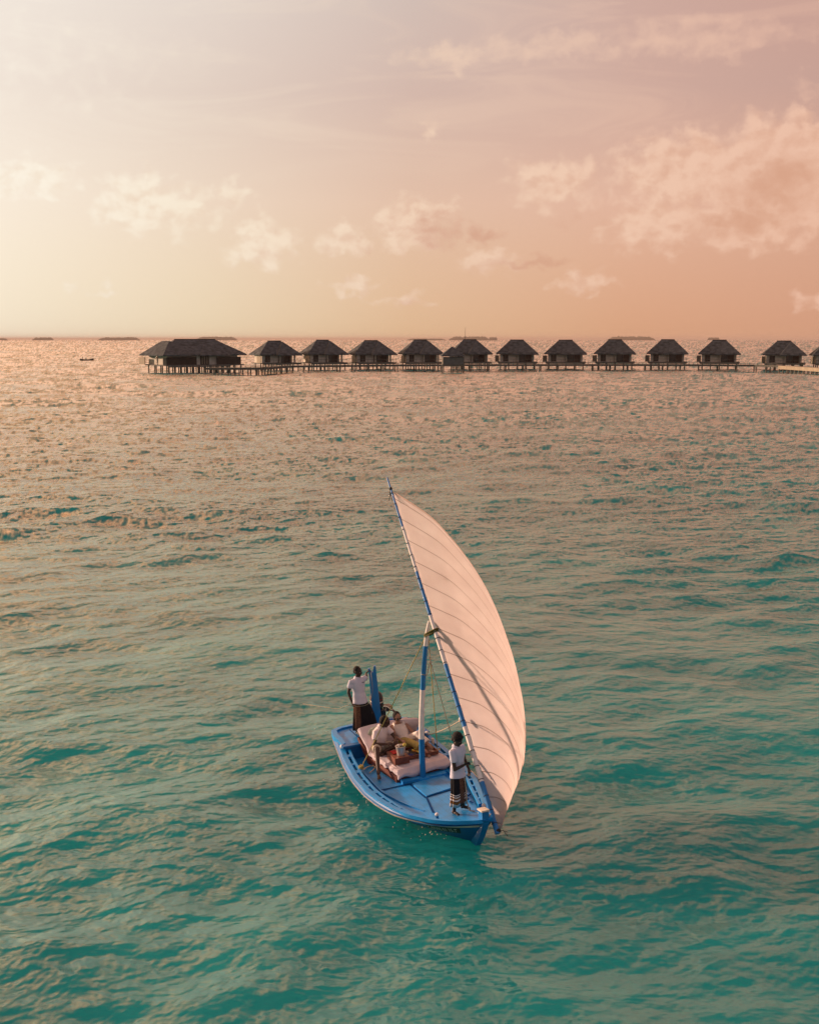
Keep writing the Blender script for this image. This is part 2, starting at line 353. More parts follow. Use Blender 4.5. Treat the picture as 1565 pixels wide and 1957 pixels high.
def build_water():
    step = 1.0 / (CAM_H * 1197.0) * WSTEP
    inv = [1 / 3.0]
    while inv[-1] > 1 / 13.0: inv.append(inv[-1] * 0.955)
    while inv[-1] > 1 / 500.0: inv.append(inv[-1] - step)
    while inv[-1] > 1 / 60000.0: inv.append(inv[-1] - min(step * 0.8, inv[-1] * 0.2))
    r = 1.0 / np.array(inv); dr = np.gradient(r)
    fine = np.linspace(-24.0, 24.0, WAZ); 
    rest = np.linspace(24.0, 336.0, 200)[1:-1]
    azs = np.radians(np.concatenate([fine, rest])); n = len(azs)
    x = (r[:, None] * np.sin(azs)[None]).ravel(); y = (r[:, None] * np.cos(azs)[None]).ravel()
    daz = np.radians(np.concatenate([np.full(len(fine), 48.0 / WAZ), np.full(len(rest), 312.0 / 200)]))
    cell = np.maximum(dr[:, None] * 0.85, r[:, None] * daz[None]).ravel()
    # slow patches of stronger and weaker chop (gusts)
    LG, TG = wave_band(22.0, 1.0, 0.4, 0.3, 91); gust = sample(LG, TG, x, y)[:, 0]; gust = 1.0 + 0.15 * np.clip(gust / gust.std(), -2, 2)
    pos = np.zeros((len(x), 3), np.float32); pos[:, 0] = x; pos[:, 1] = y
    miss = np.full(len(x), WRES, np.float32); tilt = np.zeros((len(x) + 1, 3), np.float32)
    for b, (lam, slope, wind, spread) in enumerate(WBANDS):
        w = np.clip((lam * 1.8 / cell - 0.8) / 1.4, 0, 1)
        g = gust if lam < 5 else np.ones_like(gust)
        if lam < 1.0: w = w * 0.0        # finest ripples live in the surface normal only
        v_ = 1 - w; sub = np.clip(cell / lam / 9.0, 0.0, 0.80)   # far beyond one wave per cell the ripples average out
        miss += (slope * g) ** 2 * (sub * v_) * 0.5
        ix = np.nonzero((w > 0.01) | (v_ > 0.01))[0]
        L, T = wave_band(lam, slope, math.radians(wind), spread, 11 + b)
        dd = sample(L, T, x[ix], y[ix]) * g[ix][:, None]; d = dd[:, :3] * w[ix][:, None]; tilt[ix, :2] += dd[:, 3:] * (v_ * np.sqrt(1 - sub))[ix][:, None]
        pos[ix, 2] += d[:, 0]; pos[ix, 0] -= 0.85 * d[:, 1]; pos[ix, 1] -= 0.85 * d[:, 2]
    nr = len(r); nv = nr * n
    centre = nv
    pos = np.vstack([pos, [[0, 0, 0]]]).astype(np.float32); miss = np.append(miss, WRES).astype(np.float32)
    i = np.arange(nr - 1)[:, None] * n; j = np.arange(n)[None]; j2 = (j + 1) % n
    q = np.stack([i + j, i + j2, i + n + j2, i + n + j], -1).reshape(-1, 4)
    tri = np.stack([np.full(n, centre), np.arange(n), (np.arange(n) + 1) % n], -1)[:, [0, 2, 1]]
    me = bpy.data.meshes.new('sea'); nq, ntr = len(q), len(tri)
    me.vertices.add(len(pos)); me.vertices.foreach_set('co', pos.ravel())
    loops = np.concatenate([q.ravel(), tri.ravel()]).astype(np.int32)
    me.loops.add(len(loops)); me.loops.foreach_set('vertex_index', loops)
    me.polygons.add(nq + ntr)
    ls = np.concatenate([np.arange(nq) * 4, nq * 4 + np.arange(ntr) * 3]).astype(np.int32)
    me.polygons.foreach_set('loop_start', ls)
    me.polygons.foreach_set('use_smooth', np.ones(nq + ntr, bool))
    at = me.attributes.new('chop', 'FLOAT', 'POINT'); at.data.foreach_set('value', miss)
    at = me.attributes.new('ripple', 'FLOAT_VECTOR', 'POINT'); at.data.foreach_set('vector', tilt.ravel())
    me.update(calc_edges=True); me.validate()
    o = bpy.data.objects.new('sea', me); COL.objects.link(o)
    return o
wm_ = bpy.data.materials.new('sea_water'); wm_.use_nodes = True; t = NT(wm_.node_tree)
wo = t.n('ShaderNodeOutputMaterial'); wd = t.n('ShaderNodeSubsurfaceScattering', falloff='BURLEY'); wg = t.n('ShaderNodeBsdfGlossy', distribution='GGX')
pos = t.n('ShaderNodeNewGeometry').outputs['Position']
flat = t.v('MULTIPLY', pos, (1, 1, 0)).outputs[0]
bed = t.noise(flat, 0.11, 5, 0.55, 0.5); bed2 = t.noise(flat, 0.65, 6, 0.62, 0.6); bed3 = t.noise(flat, 0.02, 3, 0.5)
k = t.m('ADD', t.m('MULTIPLY', bed, 0.6), t.m('ADD', t.m('MULTIPLY', bed2, 0.25), t.m('MULTIPLY', bed3, 0.15)))
far_ = t.sm(t.m('ADD', t.n('ShaderNodeSeparateXYZ', ins={0: pos}).outputs[1], t.m('MULTIPLY', t.m('SUBTRACT', bed3, 0.5), 40.0)), 18.0, 75.0)
t.put(wd.inputs['Color'], t.mix(1.0, t.ramp(k, WATERCOL), t.mix(far_, (1, 1, 1, 1), DEEP), 'MULTIPLY'))
ch = t.n('ShaderNodeAttribute', attribute_name='chop').outputs['Fac']
t.put(wg.inputs['Roughness'], t.m('POWER', t.m('MULTIPLY', ch, 0.25), 0.25, clamp=True))
wd.inputs['Scale'].default_value = 1.0; wd.inputs['Radius'].default_value = (1.0, 6.5, 6.0)   # light spreads sideways inside the water body
wg.inputs['Color'].default_value = (1.0, 0.87, 0.76, 1)
rp = t.noise(flat, 9.0, 4, 0.6)
dist = t.v('LENGTH', pos).outputs['Value']
wbump = t.n('ShaderNodeBump', ins={'Strength': t.sm(dist, 15, 90, 0.30, 0.0, 'LINEAR'), 'Distance': 0.03, 'Height': rp})
# wave faces too small to be meshed: the ones one sees lean towards the eye by about their rms slope
lean = t.v('SCALE', t.n('ShaderNodeNewGeometry').outputs['Incoming']); t.put(lean.inputs['Scale'], t.m('MULTIPLY', t.m('SQRT', ch), LEAN))
rip = t.n('ShaderNodeAttribute', attribute_name='ripple').outputs['Vector']
wn = t.v('NORMALIZE', t.v('ADD', t.v('SUBTRACT', wbump.outputs[0], rip).outputs[0], lean.outputs[0]).outputs[0]).outputs[0]
inc = t.n('ShaderNodeNewGeometry').outputs['Incoming']
face = t.v('SCALE', inc); t.put(face.inputs['Scale'], t.m('MAXIMUM', 0.0, t.m('SUBTRACT', t.m('MULTIPLY_ADD', t.n('ShaderNodeSeparateXYZ', ins={0: inc}).outputs[2], 0.56, 0.025), t.v('DOT_PRODUCT', wn, inc).outputs['Value'])))
wn = t.v('NORMALIZE', t.v('ADD', wn, face.outputs[0]).outputs[0]).outputs[0]
t.put(wg.inputs['Normal'], wn)
wf = t.n('ShaderNodeFresnel', ins={'IOR': IOR, 'Normal': wn}); wx = t.n('ShaderNodeMixShader')
t.put(wx.inputs[0], wf); t.put(wx.inputs[1], wd); t.put(wx.inputs[2], wg); t.put(wo.inputs['Surface'], wx)
sea = build_water(); sea.data.materials.append(wm_); tag(sea, kind='structure')
# ------------------------------------------------------------------ far islands: low wooded banks at nine kilometres
m_isle = mat('island_trees', (0.05, 0.06, 0.03), 0.9, 0.3, 0.02, spec=0.1)
def island(xa, xb, top, D=9000.0, seed=0, rough=0.35):
    rnd = random.Random(seed)
    x0 = (xa - CX) / F_PX * D; x1 = (xb - CX) / F_PX * D; Lh = x1 - x0
    h = (HORIZON - top) / F_PX * D + CAM_H
    n = 44; pts = []
    wob = [rnd.uniform(-1, 1) for _ in range(n + 1)]
    for i in range(n + 1):
        u = i / n; s = min(1, u / 0.16, (1 - u) / 0.12) ** 0.6 if 0 < u < 1 else 0
        hh = h * s * (0.86 + rough * 0.4 * wob[i]) ; ww = Lh * 0.22 * (0.25 + math.sin(math.pi * u) * 0.75)
        ring = []
        for j in range(13):
            a = math.pi * j / 12
            k = 1 + 0.12 * rnd.uniform(-1, 1)
            ring.append((x0 + Lh * u, D + ww - ww * math.cos(a), -1.0 + (hh + 1.0) * (math.sin(a) ** 0.45) * k))
        pts.append(ring)
    o = MB().grid(pts).build('island', m_isle)
    return tag(o, kind='structure')
for i, (a, b, tp, r_) in enumerate([(-30, 22, 646.0, .2), (68, 109, 644.5, .3), (192, 272, 644.0, .25), (376, 456, 643.0, .25), (776, 852, 646.4, .1), (856, 934, 642.2, .3), (932, 949, 643.6, .5), (1157, 1249, 642.4, .4), (1346, 1370, 644.2, .3)]):
    island(a, b, tp, seed=i + 3, rough=r_)

# ------------------------------------------------------------------ overwater villas
m_thatch = mat('dark_thatch', (0.054, 0.066, 0.072), 0.95, 0.35, 0.9, 0.6, 3.0, spec=0.05, c2=(0.096, 0.106, 0.108))
m_render = mat('cream_wall', (0.64, 0.57, 0.46), 0.85, 0.12, 0.6, spec=0.2)
m_wood = mat('weathered_wood', (0.12, 0.115, 0.095), 0.85, 0.25, 1.5, spec=0.2, stretch=(1, 1, 0.2))
m_dkwood = mat('dark_timber', (0.045, 0.036, 0.03), 0.8, 0.25, 1.0, spec=0.2)
m_door = mat('red_brown_door', (0.06, 0.018, 0.014), 0.7, 0.2, 1.0)
m_glass = mat('dark_glass', (0.02, 0.025, 0.028), 0.12, 0.1, 1.0)
m_pile = mat('concrete_pile', (0.17, 0.15, 0.12), 0.9, 0.3, 0.8, spec=0.2)
m_pale = mat('pale_planks', (0.33, 0.27, 0.19), 0.8, 0.15, 0.8, spec=0.2)

def hip(mb, x0, x1, y0, y1, ze, rx0, rx1, ry, zr, th=0.35):
    """hipped thatch roof with a thick eave"""
    b = [V(x0, y0, ze - th), V(x1, y0, ze - th), V(x1, y1, ze - th), V(x0, y1, ze - th)]
    e = [V(x0, y0, ze), V(x1, y0, ze), V(x1, y1, ze), V(x0, y1, ze)]
    a, c = V(rx0, ry, zr), V(rx1, ry, zr)
    mb.add(b + e + [a, c], [(3, 2, 1, 0), (0, 1, 5, 4), (1, 2, 6, 5), (2, 3, 7, 6), (3, 0, 4, 7), (4, 5, 9, 8), (5, 6, 9), (6, 7, 8, 9), (7, 4, 8)])
    return mb
def world(p, rot=0.0): return Matrix.Translation(p) @ Matrix.Rotation(rot, 4, 'Z')
def piles(root, xs, ys, top, rad=0.17):
    base = None
    for i, x in enumerate(xs):
        for y in ys:
            if base is None:
                base = MB().tube([(0, 0, -1.2), (0, 0, top)], rad, 8).build('stilt', m_pile, root, 60); base.location = (x, y, 0)
            else:
                c = base.copy(); COL.objects.link(c); c.parent = root; c.location = (x, y, 0)
def make_villa():
    r = thing('overwater_villa', Matrix.Identity(4), '', 'villa', 'small thatched villas on stilts along the jetty')
    fz = 2.45
    MB().box((0.2, 3.0, fz - 0.14), (12.6, 12.0, 0.28)).box((0.2, -2.9, fz - 0.42), (12.2, 0.2, 0.27)).build('deck', m_wood, r)
    piles(r, [-5.2, -2.6, 0.2, 2.9, 5.6], [-2.4, 2.2, 7.5], fz - 0.28)
    # walls: closed block at the left, recessed veranda at the right
    w = MB()
    w.box((-2.75, 4.0, fz + 1.35), (5.3, 7.6, 2.7)).box((2.65, 5.2, fz + 1.35), (5.48, 5.2, 2.7))
    w.build('wall', m_render, r)
    for x in (0.35, 5.2): MB().box((x, -0.2, fz + 1.3), (0.42, 0.42, 2.6)).build('column', m_render, r)
    f = MB().box((-3.6, 0.15, fz + 1.25), (1.7, 0.12, 2.2)).build('window', m_wood, r)
    for k in (-1, 1): MB().box((-3.6 + k * 0.42, 0.06, fz + 1.25), (0.74, 0.08, 2.0)).build('shutter', m_dkwood, f)
    f = MB().box((1.6, 2.52, fz + 1.2), (2.3, 0.12, 2.3)).build('window', m_dkwood, r); MB().box((1.6, 2.43, fz + 1.2), (2.1, 0.06, 2.1)).build('pane', m_glass, f)
    MB().box((3.75, 2.5, fz + 1.2), (1.9, 0.14, 2.4)).build('door', m_door, r)
    s = MB()
    for i in range(5): s.box((1.5, -0.35, fz + 0.5 + i * 0.42), (1.9, 0.05, 0.10))
    s.build('louvre_screen', m_wood, r)
    MB().box((-6.9, -1.2, fz + 1.05), (0.14, 4.0, 2.1)).box((-6.25, 0.75, fz + 1.05), (1.2, 0.14, 2.1)).build('privacy_screen', m_pale, r)
    ra = MB().box((0.2, -2.95, fz + 0.95), (12.2, 0.1, 0.1))
    for i in range(9): ra.box((-5.7 + i * 1.48, -2.95, fz + 0.45), (0.08, 0.08, 0.9))
    ra.build('railing', m_wood, r)
    hip(MB(), -6.6, 6.6, -1.3, 9.6, 5.25, -2.1, 2.1, 4.0, 9.45).build('roof', m_thatch, r)
    hip(MB(), -1.3, 6.75, -3.0, 6.4, 5.12, 2.1, 2.35, 2.6, 9.2).build('porch_roof', m_thatch, r)
    MB().tube([(-2.2, 4.0, 9.47), (2.2, 4.0, 9.47)], 0.16, 6).build('ridge_cap', m_dkwood, r)
    return r
VILLAS = [(533, 707.5, 26, 'left'), (624, 707.0, 22, ''), (715, 706.5, 16, ''), (807.5, 706.5, 10, ''), (900, 706.0, 4, ''), (987.5, 706.0, -4, ''), (1079.5, 706.0, -8, ''), (1173.5, 706.0, -11, ''), (1274, 706.0, -13, ''), (1373, 706.5, -14, ''), (1497, 708.0, -14, ''), (1592, 709.0, -12, '')]
ORD = ['first', 'second', 'third', 'fourth', 'fifth', 'sixth', 'seventh', 'eighth', 'ninth', 'tenth', 'eleventh', 'twelfth']
VLAB = ['small thatched villa beside the long villa, its pale side wall catching the sun',
        'second small thatched villa from the long one, pale screen at its left',
        'third small thatched villa from the long one, before the boardwalk straightens',
        'fourth small thatched villa, just left of the tiny stilt hut',
        'small thatched villa partly hidden by the stilt hut and the aerial mast',
        'small thatched villa just right of the aerial mast',
        'seventh small thatched villa from the long one, mid-row',
        'eighth small thatched villa from the long one, fifth from the right edge',
        'fourth small thatched villa counted from the right edge',
        'third small thatched villa counted from the right edge',
        'small thatched villa behind the sunlit pale jetty',
        'villa cut off by the right edge, only its left eave showing']
proto = None
for i, (px, py, rot, _) in enumerate(VILLAS):
    v = make_villa() if proto is None else copy_tree(proto)
    if proto is None: proto = v
    p = at_z(px, py, 0.0); p.z = 0
    v.matrix_world = world(p, R(rot)); v['label'] = VLAB[i]
    k = p.y / 388.0; q = random.Random(i).uniform(-.035, .035); v.scale = (k * (1 + q), k, k * (1 - q * .4))

# the long villa at the left end
def long_villa():
    p = at_z(385, 712.5, 0); p.z = 0
    r = thing('overwater_villa', world(p, R(35)), 'long thatched villa at the left end of the row with a sunlit cream side wall', 'villa')
    fz = 2.5
    MB().box((0, 4.5, fz - 0.15), (23.5, 16.5, 0.3)).box((-2, -3.6, fz - 0.5), (19, 0.3, 0.36)).build('deck', m_wood, r)
    piles(r, [-11.2 + i * 1.85 for i in range(13)], [-3.2, 1.5, 6.0, 11.5], fz - 0.3, 0.18)
    MB().box((-0.2, 5.0, fz + 1.45), (21.6, 13.6, 2.9)).build('wall', m_render, r)
    MB().box((-11.06, 5.6, fz + 1.4), (0.12, 1.1, 2.8)).build('window', m_glass, r)
    MB().box((-7.0, -2.4, fz + 1.0), (9.0, 0.2, 2.4)).box((7.6, -2.4, fz + 1.0), (7.6, 0.2, 2.4)).build('privacy_screen', m_dkwood, r)
    MB().box((-11.6, -2.2, fz + 0.95), (2.0, 0.2, 2.2)).build('side_screen', m_pale, r)
    MB().box((-12.6, 13.0, fz + 1.0), (0.2, 4.5, 2.1)).build('side_screen', m_pale, r)
    for x in (-2.2, 2.0): MB().box((x, -2.0, fz + 1.4), (0.8, 0.3, 2.8)).build('column', m_render, r)
    d = MB().box((0.2, -1.86, fz + 1.25), (2.6, 0.12, 2.5)).build('door', m_dkwood, r)
    for k in (-0.75, 0, 0.75): MB().box((0.2 + k, -1.95, fz + 1.25), (0.35, 0.08, 2.2)).build('pane', m_pale, d)
    hip(MB(), -12.9, 12.9, -3.3, 13.2, 5.5, -6.0, 6.6, 4.6, 9.75).build('roof', m_thatch, r)
    hip(MB(), -1.8, 7.2, -4.2, 6, 5.36, 2.2, 2.8, 2.0, 8.5).build('porch_roof', m_thatch, r)
    w2 = MB(); hip(w2, -4.2, 13.0, -4.0, 6.2, 5.42, 3.2, 8.6, 1.1, 9.35)     # second roof across the left end, ridge running back
    w2.v = [(y - 9.3, x, z) for x, y, z in w2.v]
    w2.build('end_roof', m_thatch, r)
    r.scale = (1.03, 1, 1)
    MB().tube([(-6.1, 4.6, 9.77), (6.7, 4.6, 9.77)], 0.17, 6).build('ridge_cap', m_dkwood, r)
long_villa()

# tiny hut on stilts and the aerial mast beside it
p = at_z(866, 712.0, 0); p.z = 0
r = thing('stilt_hut', world(p, R(4)), 'tiny grey hut on stilts with a pointed thatched roof beside the aerial mast', 'hut')
MB().box((0, 2, 2.35), (6.6, 5, 0.3)).build('deck', m_wood, r)
piles(r, [-2.9, -0.2, 1.6, 2.9], [-0.2, 4.0], 2.2, 0.16)
MB().box((0.05, 2, 3.55), (6.1, 4.4, 2.1)).build('wall', mat('grey_boards', (0.13, 0.13, 0.12), 0.9, 0.2, 1.0, spec=0.2), r)
MB().box((-3.06, 1.2, 3.4), (0.1, 1.2, 1.7)).build('door', m_pale, r)
hip(MB(), -3.5, 3.3, -0.8, 4.8, 5.1, -0.2, 0.0, 2, 7.7, 0.3).build('roof', m_thatch, r)
p = at_z(886, 711.0, 0); p.z = 0
o = MB().tube([(0, 0, -1), (0.1, 0, 6.0), (0.45, 0, 13.4)], [0.09, 0.07, 0.04], 6).tube([(-0.35, 0, 6.0), (0.6, 0, 6.0)], 0.05, 6).build('aerial_mast', m_dkwood, None, 60); o.location = p
tag(o, 'thin tall aerial mast rising behind the tiny stilt hut', 'mast')

# boardwalk in front of the villas
def walkway(name, pix, width, top, mdeck, label, group=None, rail=True, step=3.3, sk=0.55):
    P = [at_z(x, y, 0) for x, y in pix]
    for q in P: q.z = 0
    o = P[0].copy(); r = thing(name, world(o), label, 'jetty', group)
    mb, rl, nb = MB(), MB(), 0; posts = []
    def side(i):
        a = P[max(i - 1, 0)]; b = P[min(i + 1, len(P) - 1)]; d = (b - a).normalized(); return V(-d.y, d.x, 0)
    L = []
    for i, q in enumerate(P):
        s = side(i); tz = top if not hasattr(top, '__len__') else top[i]
        L.append((q - o, s, tz))
    for (a, s, za), (b, s2, zb) in zip(L, L[1:]):
        fa, ba, fb, bb = a - s * 0, a + s * width, b - s2 * 0, b + s2 * width
        mb.hexa([fa + V(0, 0, za - 0.16), fb + V(0, 0, zb - 0.16), bb + V(0, 0, zb - 0.16), ba + V(0, 0, za - 0.16)], [fa + V(0, 0, za), fb + V(0, 0, zb), bb + V(0, 0, zb), ba + V(0, 0, za)])
        e = V(0, 0, 0)
        mb.hexa([fa - s * 0.12 + V(0, 0, za - sk), fb - s2 * 0.12 + V(0, 0, zb - sk), fb + V(0, 0, zb - sk), fa + V(0, 0, za - sk)], [fa - s * 0.12 + V(0, 0, za + 0.03), fb - s2 * 0.12 + V(0, 0, zb + 0.03), fb + V(0, 0, zb + 0.03), fa + V(0, 0, za + 0.03)])
        n = max(1, round((b - a).length / step))
        for k in range(n):
            f = k / n; q = a.lerp(b, f); ss = s.lerp(s2, f); z = za + (zb - za) * f
            posts += [(q + ss * 0.25, z - 0.16), (q + ss * (width - 0.25), z - 0.16)]
        if rail:
            nn = max(1, round((b - a).length / 1.3))
            for k in range(nn):
                q = a.lerp(b, k / nn); rl.box(q + s * 0.1 + V(0, 0, za + 0.25), (0.12, 0.12, 0.5))
            rl.tube([fa + s * 0.1 + V(0, 0, za + 0.5), fb + s2 * 0.1 + V(0, 0, zb + 0.5)], 0.06, 6)
    mb.build('deck', mdeck, r)
    if rail: rl.build('railing', m_wood, r)
    base = None
    for q, z in posts[:100]:
        if base is None: base = MB().tube([(0, 0, -1.2), (0, 0, 1)], 0.17, 8).build('stilt', m_pile, r, 60); base.location = (q.x, q.y, z - 1)
        else:
            c = base.copy(); COL.objects.link(c); c.parent = r; c.location = (q.x, q.y, z - 1)
    return r
walkway('boardwalk', [(508, 717), (530, 714.5), (560, 711.8), (650, 710.8), (760, 709.4), (900, 708.8), (1100, 708.4), (1300, 708.6), (1440, 709.8), (1487, 711.2)], 3.0, 2.05, m_wood, 'long grey boardwalk on stilts running in front of the small villas', step=5.2)
walkway('boardwalk', [(392, 716.8), (440, 717.2), (508, 717)], 7.0, 2.05, m_wood, 'wide grey landing platform on stilts in front of the long villa', step=2.6)
walkway('boardwalk', [(1487, 711.6), (1510, 713.0), (1565, 717.0), (1640, 722.5)], 3.4, [2.0, 1.95, 1.9, 1.85], m_pale, 'pale sunlit jetty curving nearer at the right edge', rail=False, step=3.0, sk=0.95)

# ------------------------------------------------------------------ far fishing boat with two people
p = at_z(166, 688.2, 0); p.z = 0
m_dark = mat('dark_hull', (0.02, 0.022, 0.028), 0.6, 0.2, 1.0)
fb = MB(); rs = []
for i in range(13):
    u = -3.2 + 6.4 * i / 12; w = 0.75 * (1 - abs(u / 3.3) ** 2.6); zt = 0.45 + 0.35 * (u / 3.2) ** 2 + (0.12 if u > 2 else 0)
    rs.append([V(u, -w, zt), V(u, -w * 0.8, 0.05), V(u, 0, -0.25), V(u, w * 0.8, 0.05), V(u, w, zt), V(u, w * 0.82, zt - 0.02), V(u, 0, 0.12), V(u, -w * 0.82, zt - 0.02)])
fb.rings(rs)
for u in (-1.6, 0.1, 1.6): fb.box((u, 0, 0.38), (0.25, 1.1, 0.05))
o = fb.build('rowing_boat', m_dark, None, 40); o.matrix_world = world(p, R(8))
tag(o, 'small dark open boat far off on the water with two people aboard', 'boat')
FARBOAT = world(p, R(8))
# ------------------------------------------------------------------ sailing boat (frame: x forward, y port, z up, origin at the waterline below the mast)
HD, HEEL = R(22), R(-3)
BO = V(0.2, 25.1, 0)
bx = V(math.sin(HD), -math.cos(HD), 0); yh = V(math.cos(HD), math.sin(HD), 0)
by = yh * math.cos(HEEL) - V(0, 0, 1) * math.sin(HEEL); bz = bx.cross(by)
BM = Matrix(((bx.x, by.x, bz.x, BO.x), (bx.y, by.y, bz.y, BO.y), (bx.z, by.z, bz.z, BO.z), (0, 0, 0, 1)))
BI = BM.inverted()
def bpix_z(px, py, z):
    """boat-frame point seen at a photo pixel, on the boat plane z"""
    o = BI @ V(0, 0, CAM_H); d = BI.to_3x3() @ ray(px, py); return o + d * ((z - o.z) / d.z)
def bpix_y(px, py, Y): return BI @ at_y(px, py, Y)

m_hull = mat('blue_hull_paint', (0.003, 0.135, 0.38), 0.45, 0.12, 1.6, 0.06, 30, spec=0.35, wear=0.35, planks=(2, 7.0, 0.55))
m_blue = mat('blue_deck_paint', (0.010, 0.26, 0.62), 0.40, 0.16, 2.2, 0.05, 35, spec=0.35, c2=(0.018, 0.29, 0.72), wear=0.4, planks=(1, 6.5, 0.45))
m_rail = mat('blue_rail_paint', (0.010, 0.27, 0.64), 0.40, 0.10, 4.0, 0.08, 45, spec=0.4, wear=0.4)
m_dkblue = mat('dark_blue_gap', (0.003, 0.055, 0.20), 0.7, 0.15, 5.0, spec=0.05)
m_red = mat('antifouling', (0.10, 0.03, 0.025), 0.7, 0.2, 4)
m_cream = mat('cream_paint', (0.72, 0.60, 0.46), 0.5, 0.12, 8)
m_white = mat('white_spar_paint', (0.80, 0.74, 0.68), 0.4, 0.06, 8, 0.05, 30, wear=0.3)
m_spar = mat('blue_spar_paint', (0.002, 0.175, 0.46), 0.42, 0.10, 6, 0.06, 30)
m_rope = mat('yellow_rope', (0.50, 0.38, 0.10), 0.8, 0.2, 30, 0.5, 120)
m_hemp = mat('pale_rope', (0.55, 0.45, 0.32), 0.85, 0.2, 30, 0.5, 120)
m_black = mat('black_lash', (0.02, 0.018, 0.016), 0.8, 0.2, 30)
m_motor = mat('motor_black', (0.015, 0.016, 0.018), 0.35, 0.1, 6)
m_motred = mat('motor_red_stripe', (0.16, 0.03, 0.03), 0.4, 0.1, 6)

def interp(tab, u):
    if u <= tab[0][0]: return tab[0][1]
    for (a, p), (b, q) in zip(tab, tab[1:]):
        if u <= b:
            k = (u - a) / (b - a); return p + (q - p) * k
    return tab[-1][1]
def smooth_tab(tab, n=3):
    xs = [tab[0][0] + (tab[-1][0] - tab[0][0]) * i / 120 for i in range(121)]; ys = [interp(tab, x) for x in xs]
    for _ in range(n * 4): ys = [ys[0]] + [(ys[i - 1] + 2 * ys[i] + ys[i + 1]) / 4 for i in range(1, 120)] + [ys[-1]]
    return list(zip(xs, ys))
GS = smooth_tab([(-3.0, .92), (-2.6, 1.0), (-2.25, 1.05), (-1.4, 1.20), (-.4, 1.33), (.5, 1.37), (1.07, 1.33), (1.6, 1.24), (2.2, 1.07), (2.75, .80), (3.1, .50), (3.3, .22), (3.42, -.02)], 1)
GP = smooth_tab([(-3.0, .98), (-2.4, 1.02), (-1.7, 1.03), (-1.05, 1.07), (-.28, 1.06), (.9, .96), (1.92, .66), (2.6, .44), (3.1, .27), (3.42, .16)], 1)
GZ = smooth_tab([(-3.0, .70), (-2.2, .66), (-1.4, .58), (-.3, .54), (.8, .55), (1.8, .57), (2.6, .63), (3.1, .69), (3.42, .74)], 2)
WL = smooth_tab([(-2.7, .45), (-2, .66), (-1, .80), (0, .84), (.9, .76), (1.6, .58), (2.2, .33), (2.77, .05)], 2)
def g_pt(u, side, inset=0.0, dz=0.0):
    y = -interp(GS, u) + inset if side < 0 else interp(GP, u) - inset
    return V(u, y, interp(GZ, u) + dz)
def hull_pt(s, side, h):
    """s 0..1 stern to stem, h 0 gunwale, 1 waterline, 2 keel"""
    ug, uw, uk = -3.0 + 6.42 * s, -2.7 + 5.47 * s, -2.4 + 4.7 * s
    g = g_pt(ug, side); w = V(uw, 0.07 + side * interp(WL, uw), 0.0) if True else None
    if h <= 1:
        k = h; b = g.lerp(w, k); bul = math.sin(math.pi * k ** 0.6) * 0.15 * min(1, (1 - s) * 4)
        return V(b.x, b.y + side * bul, b.z - 0.02 * 4 * k * (1 - k))
    kk = V(uk, 0.07, -0.5); b = w.lerp(kk, h - 1)
    return V(b.x, b.y + side * 4 * (h - 1) * (2 - h) * 0.10, b.z)

boat = thing('sailing_boat', BM, 'blue wooden sailing boat with a pale curved lateen sail and blue and white spars', 'sailboat')
NS = 70
hs = [0, .08, .16, .3, .45, .6, .75, .9, 1.0, 1.25, 1.5, 1.75, 2.0]
rs = []
for i in range(NS + 1):
    s = i / NS
    rs.append([hull_pt(s, -1, h) for h in hs] + [hull_pt(s, 1, h) for h in reversed(hs[:-1])])
def hull_mi(i, j):
    jj = j if j < len(hs) - 1 else 2 * (len(hs) - 1) - 1 - j
    return 1 if hs[jj] >= 0.9 else 0
hb = MB().rings(rs, closed=False, caps=False, mi=hull_mi)
n0 = len(rs[0]); hb.f.append(tuple(range(n0))); hb.mi.append(0)
hull = hb.build('hull', [m_hull, m_red], boat, 50)
# cream rubbing stripe and registration plate on the hull
st = MB()
for side in (-1, 1):
    rr = []
    for i in range(91):
        s = 0.02 + 0.975 * i / 90
        a, b = hull_pt(s, side, 0.17 if side else 0), hull_pt(s, side, 0.235)
        o_ = V(0, side * 0.034, 0)
        rr.append([a, a + o_, b + o_, b])
    st.rings(rr)
st.build('rubbing_stripe', m_cream, hull, 40)
# gunwale plank: lighter band above the stripe
gp = MB()
for side in (-1, 1):
    rr = []
    for i in range(91):
        s = 0.004 + 0.99 * i / 90
        a, b = hull_pt(s, side, -0.0), hull_pt(s, side, 0.165); o_ = V(0, side * 0.014, 0.0)
        rr.append([a + V(0, 0, .012), a + o_ + V(0, 0, .012), b + o_, b])
    gp.rings(rr)
gp.build('sheer_plank', m_hull, hull, 40)
def plate_pt(sx, k, off):
    s = 0.862 + 0.098 * sx
    a = hull_pt(s, -1, 0.27 + 0.26 * k); b = hull_pt(s + 0.003, -1, 0.27 + 0.26 * k); c = hull_pt(s, -1, 0.29 + 0.26 * k)
    n = (b - a).cross(c - a).normalized(); n = n if n.y < 0 or n.x > 0 and n.y < 0.3 else -n
    return a + n * off
pl = MB(); pl.grid([[plate_pt(i / 40, k / 4, 0.006) for k in range(5)] for i in range(41)])
plate = pl.build('registration_plate', mat('plate_black_green', (0.010, 0.022, 0.016), 0.5, 0.15, 6), hull, 40)
fc = bpy.data.curves.new('letters', 'FONT'); fc.body = 'C-8739B-01 15-T'; fc.size = 1.0; fc.resolution_u = 3
tmp = bpy.data.objects.new('tmp', fc); COL.objects.link(tmp)
dg = bpy.context.evaluated_depsgraph_get(); dg.update()
tm = bpy.data.meshes.new_from_object(tmp.evaluated_get(dg)); bpy.data.objects.remove(tmp)
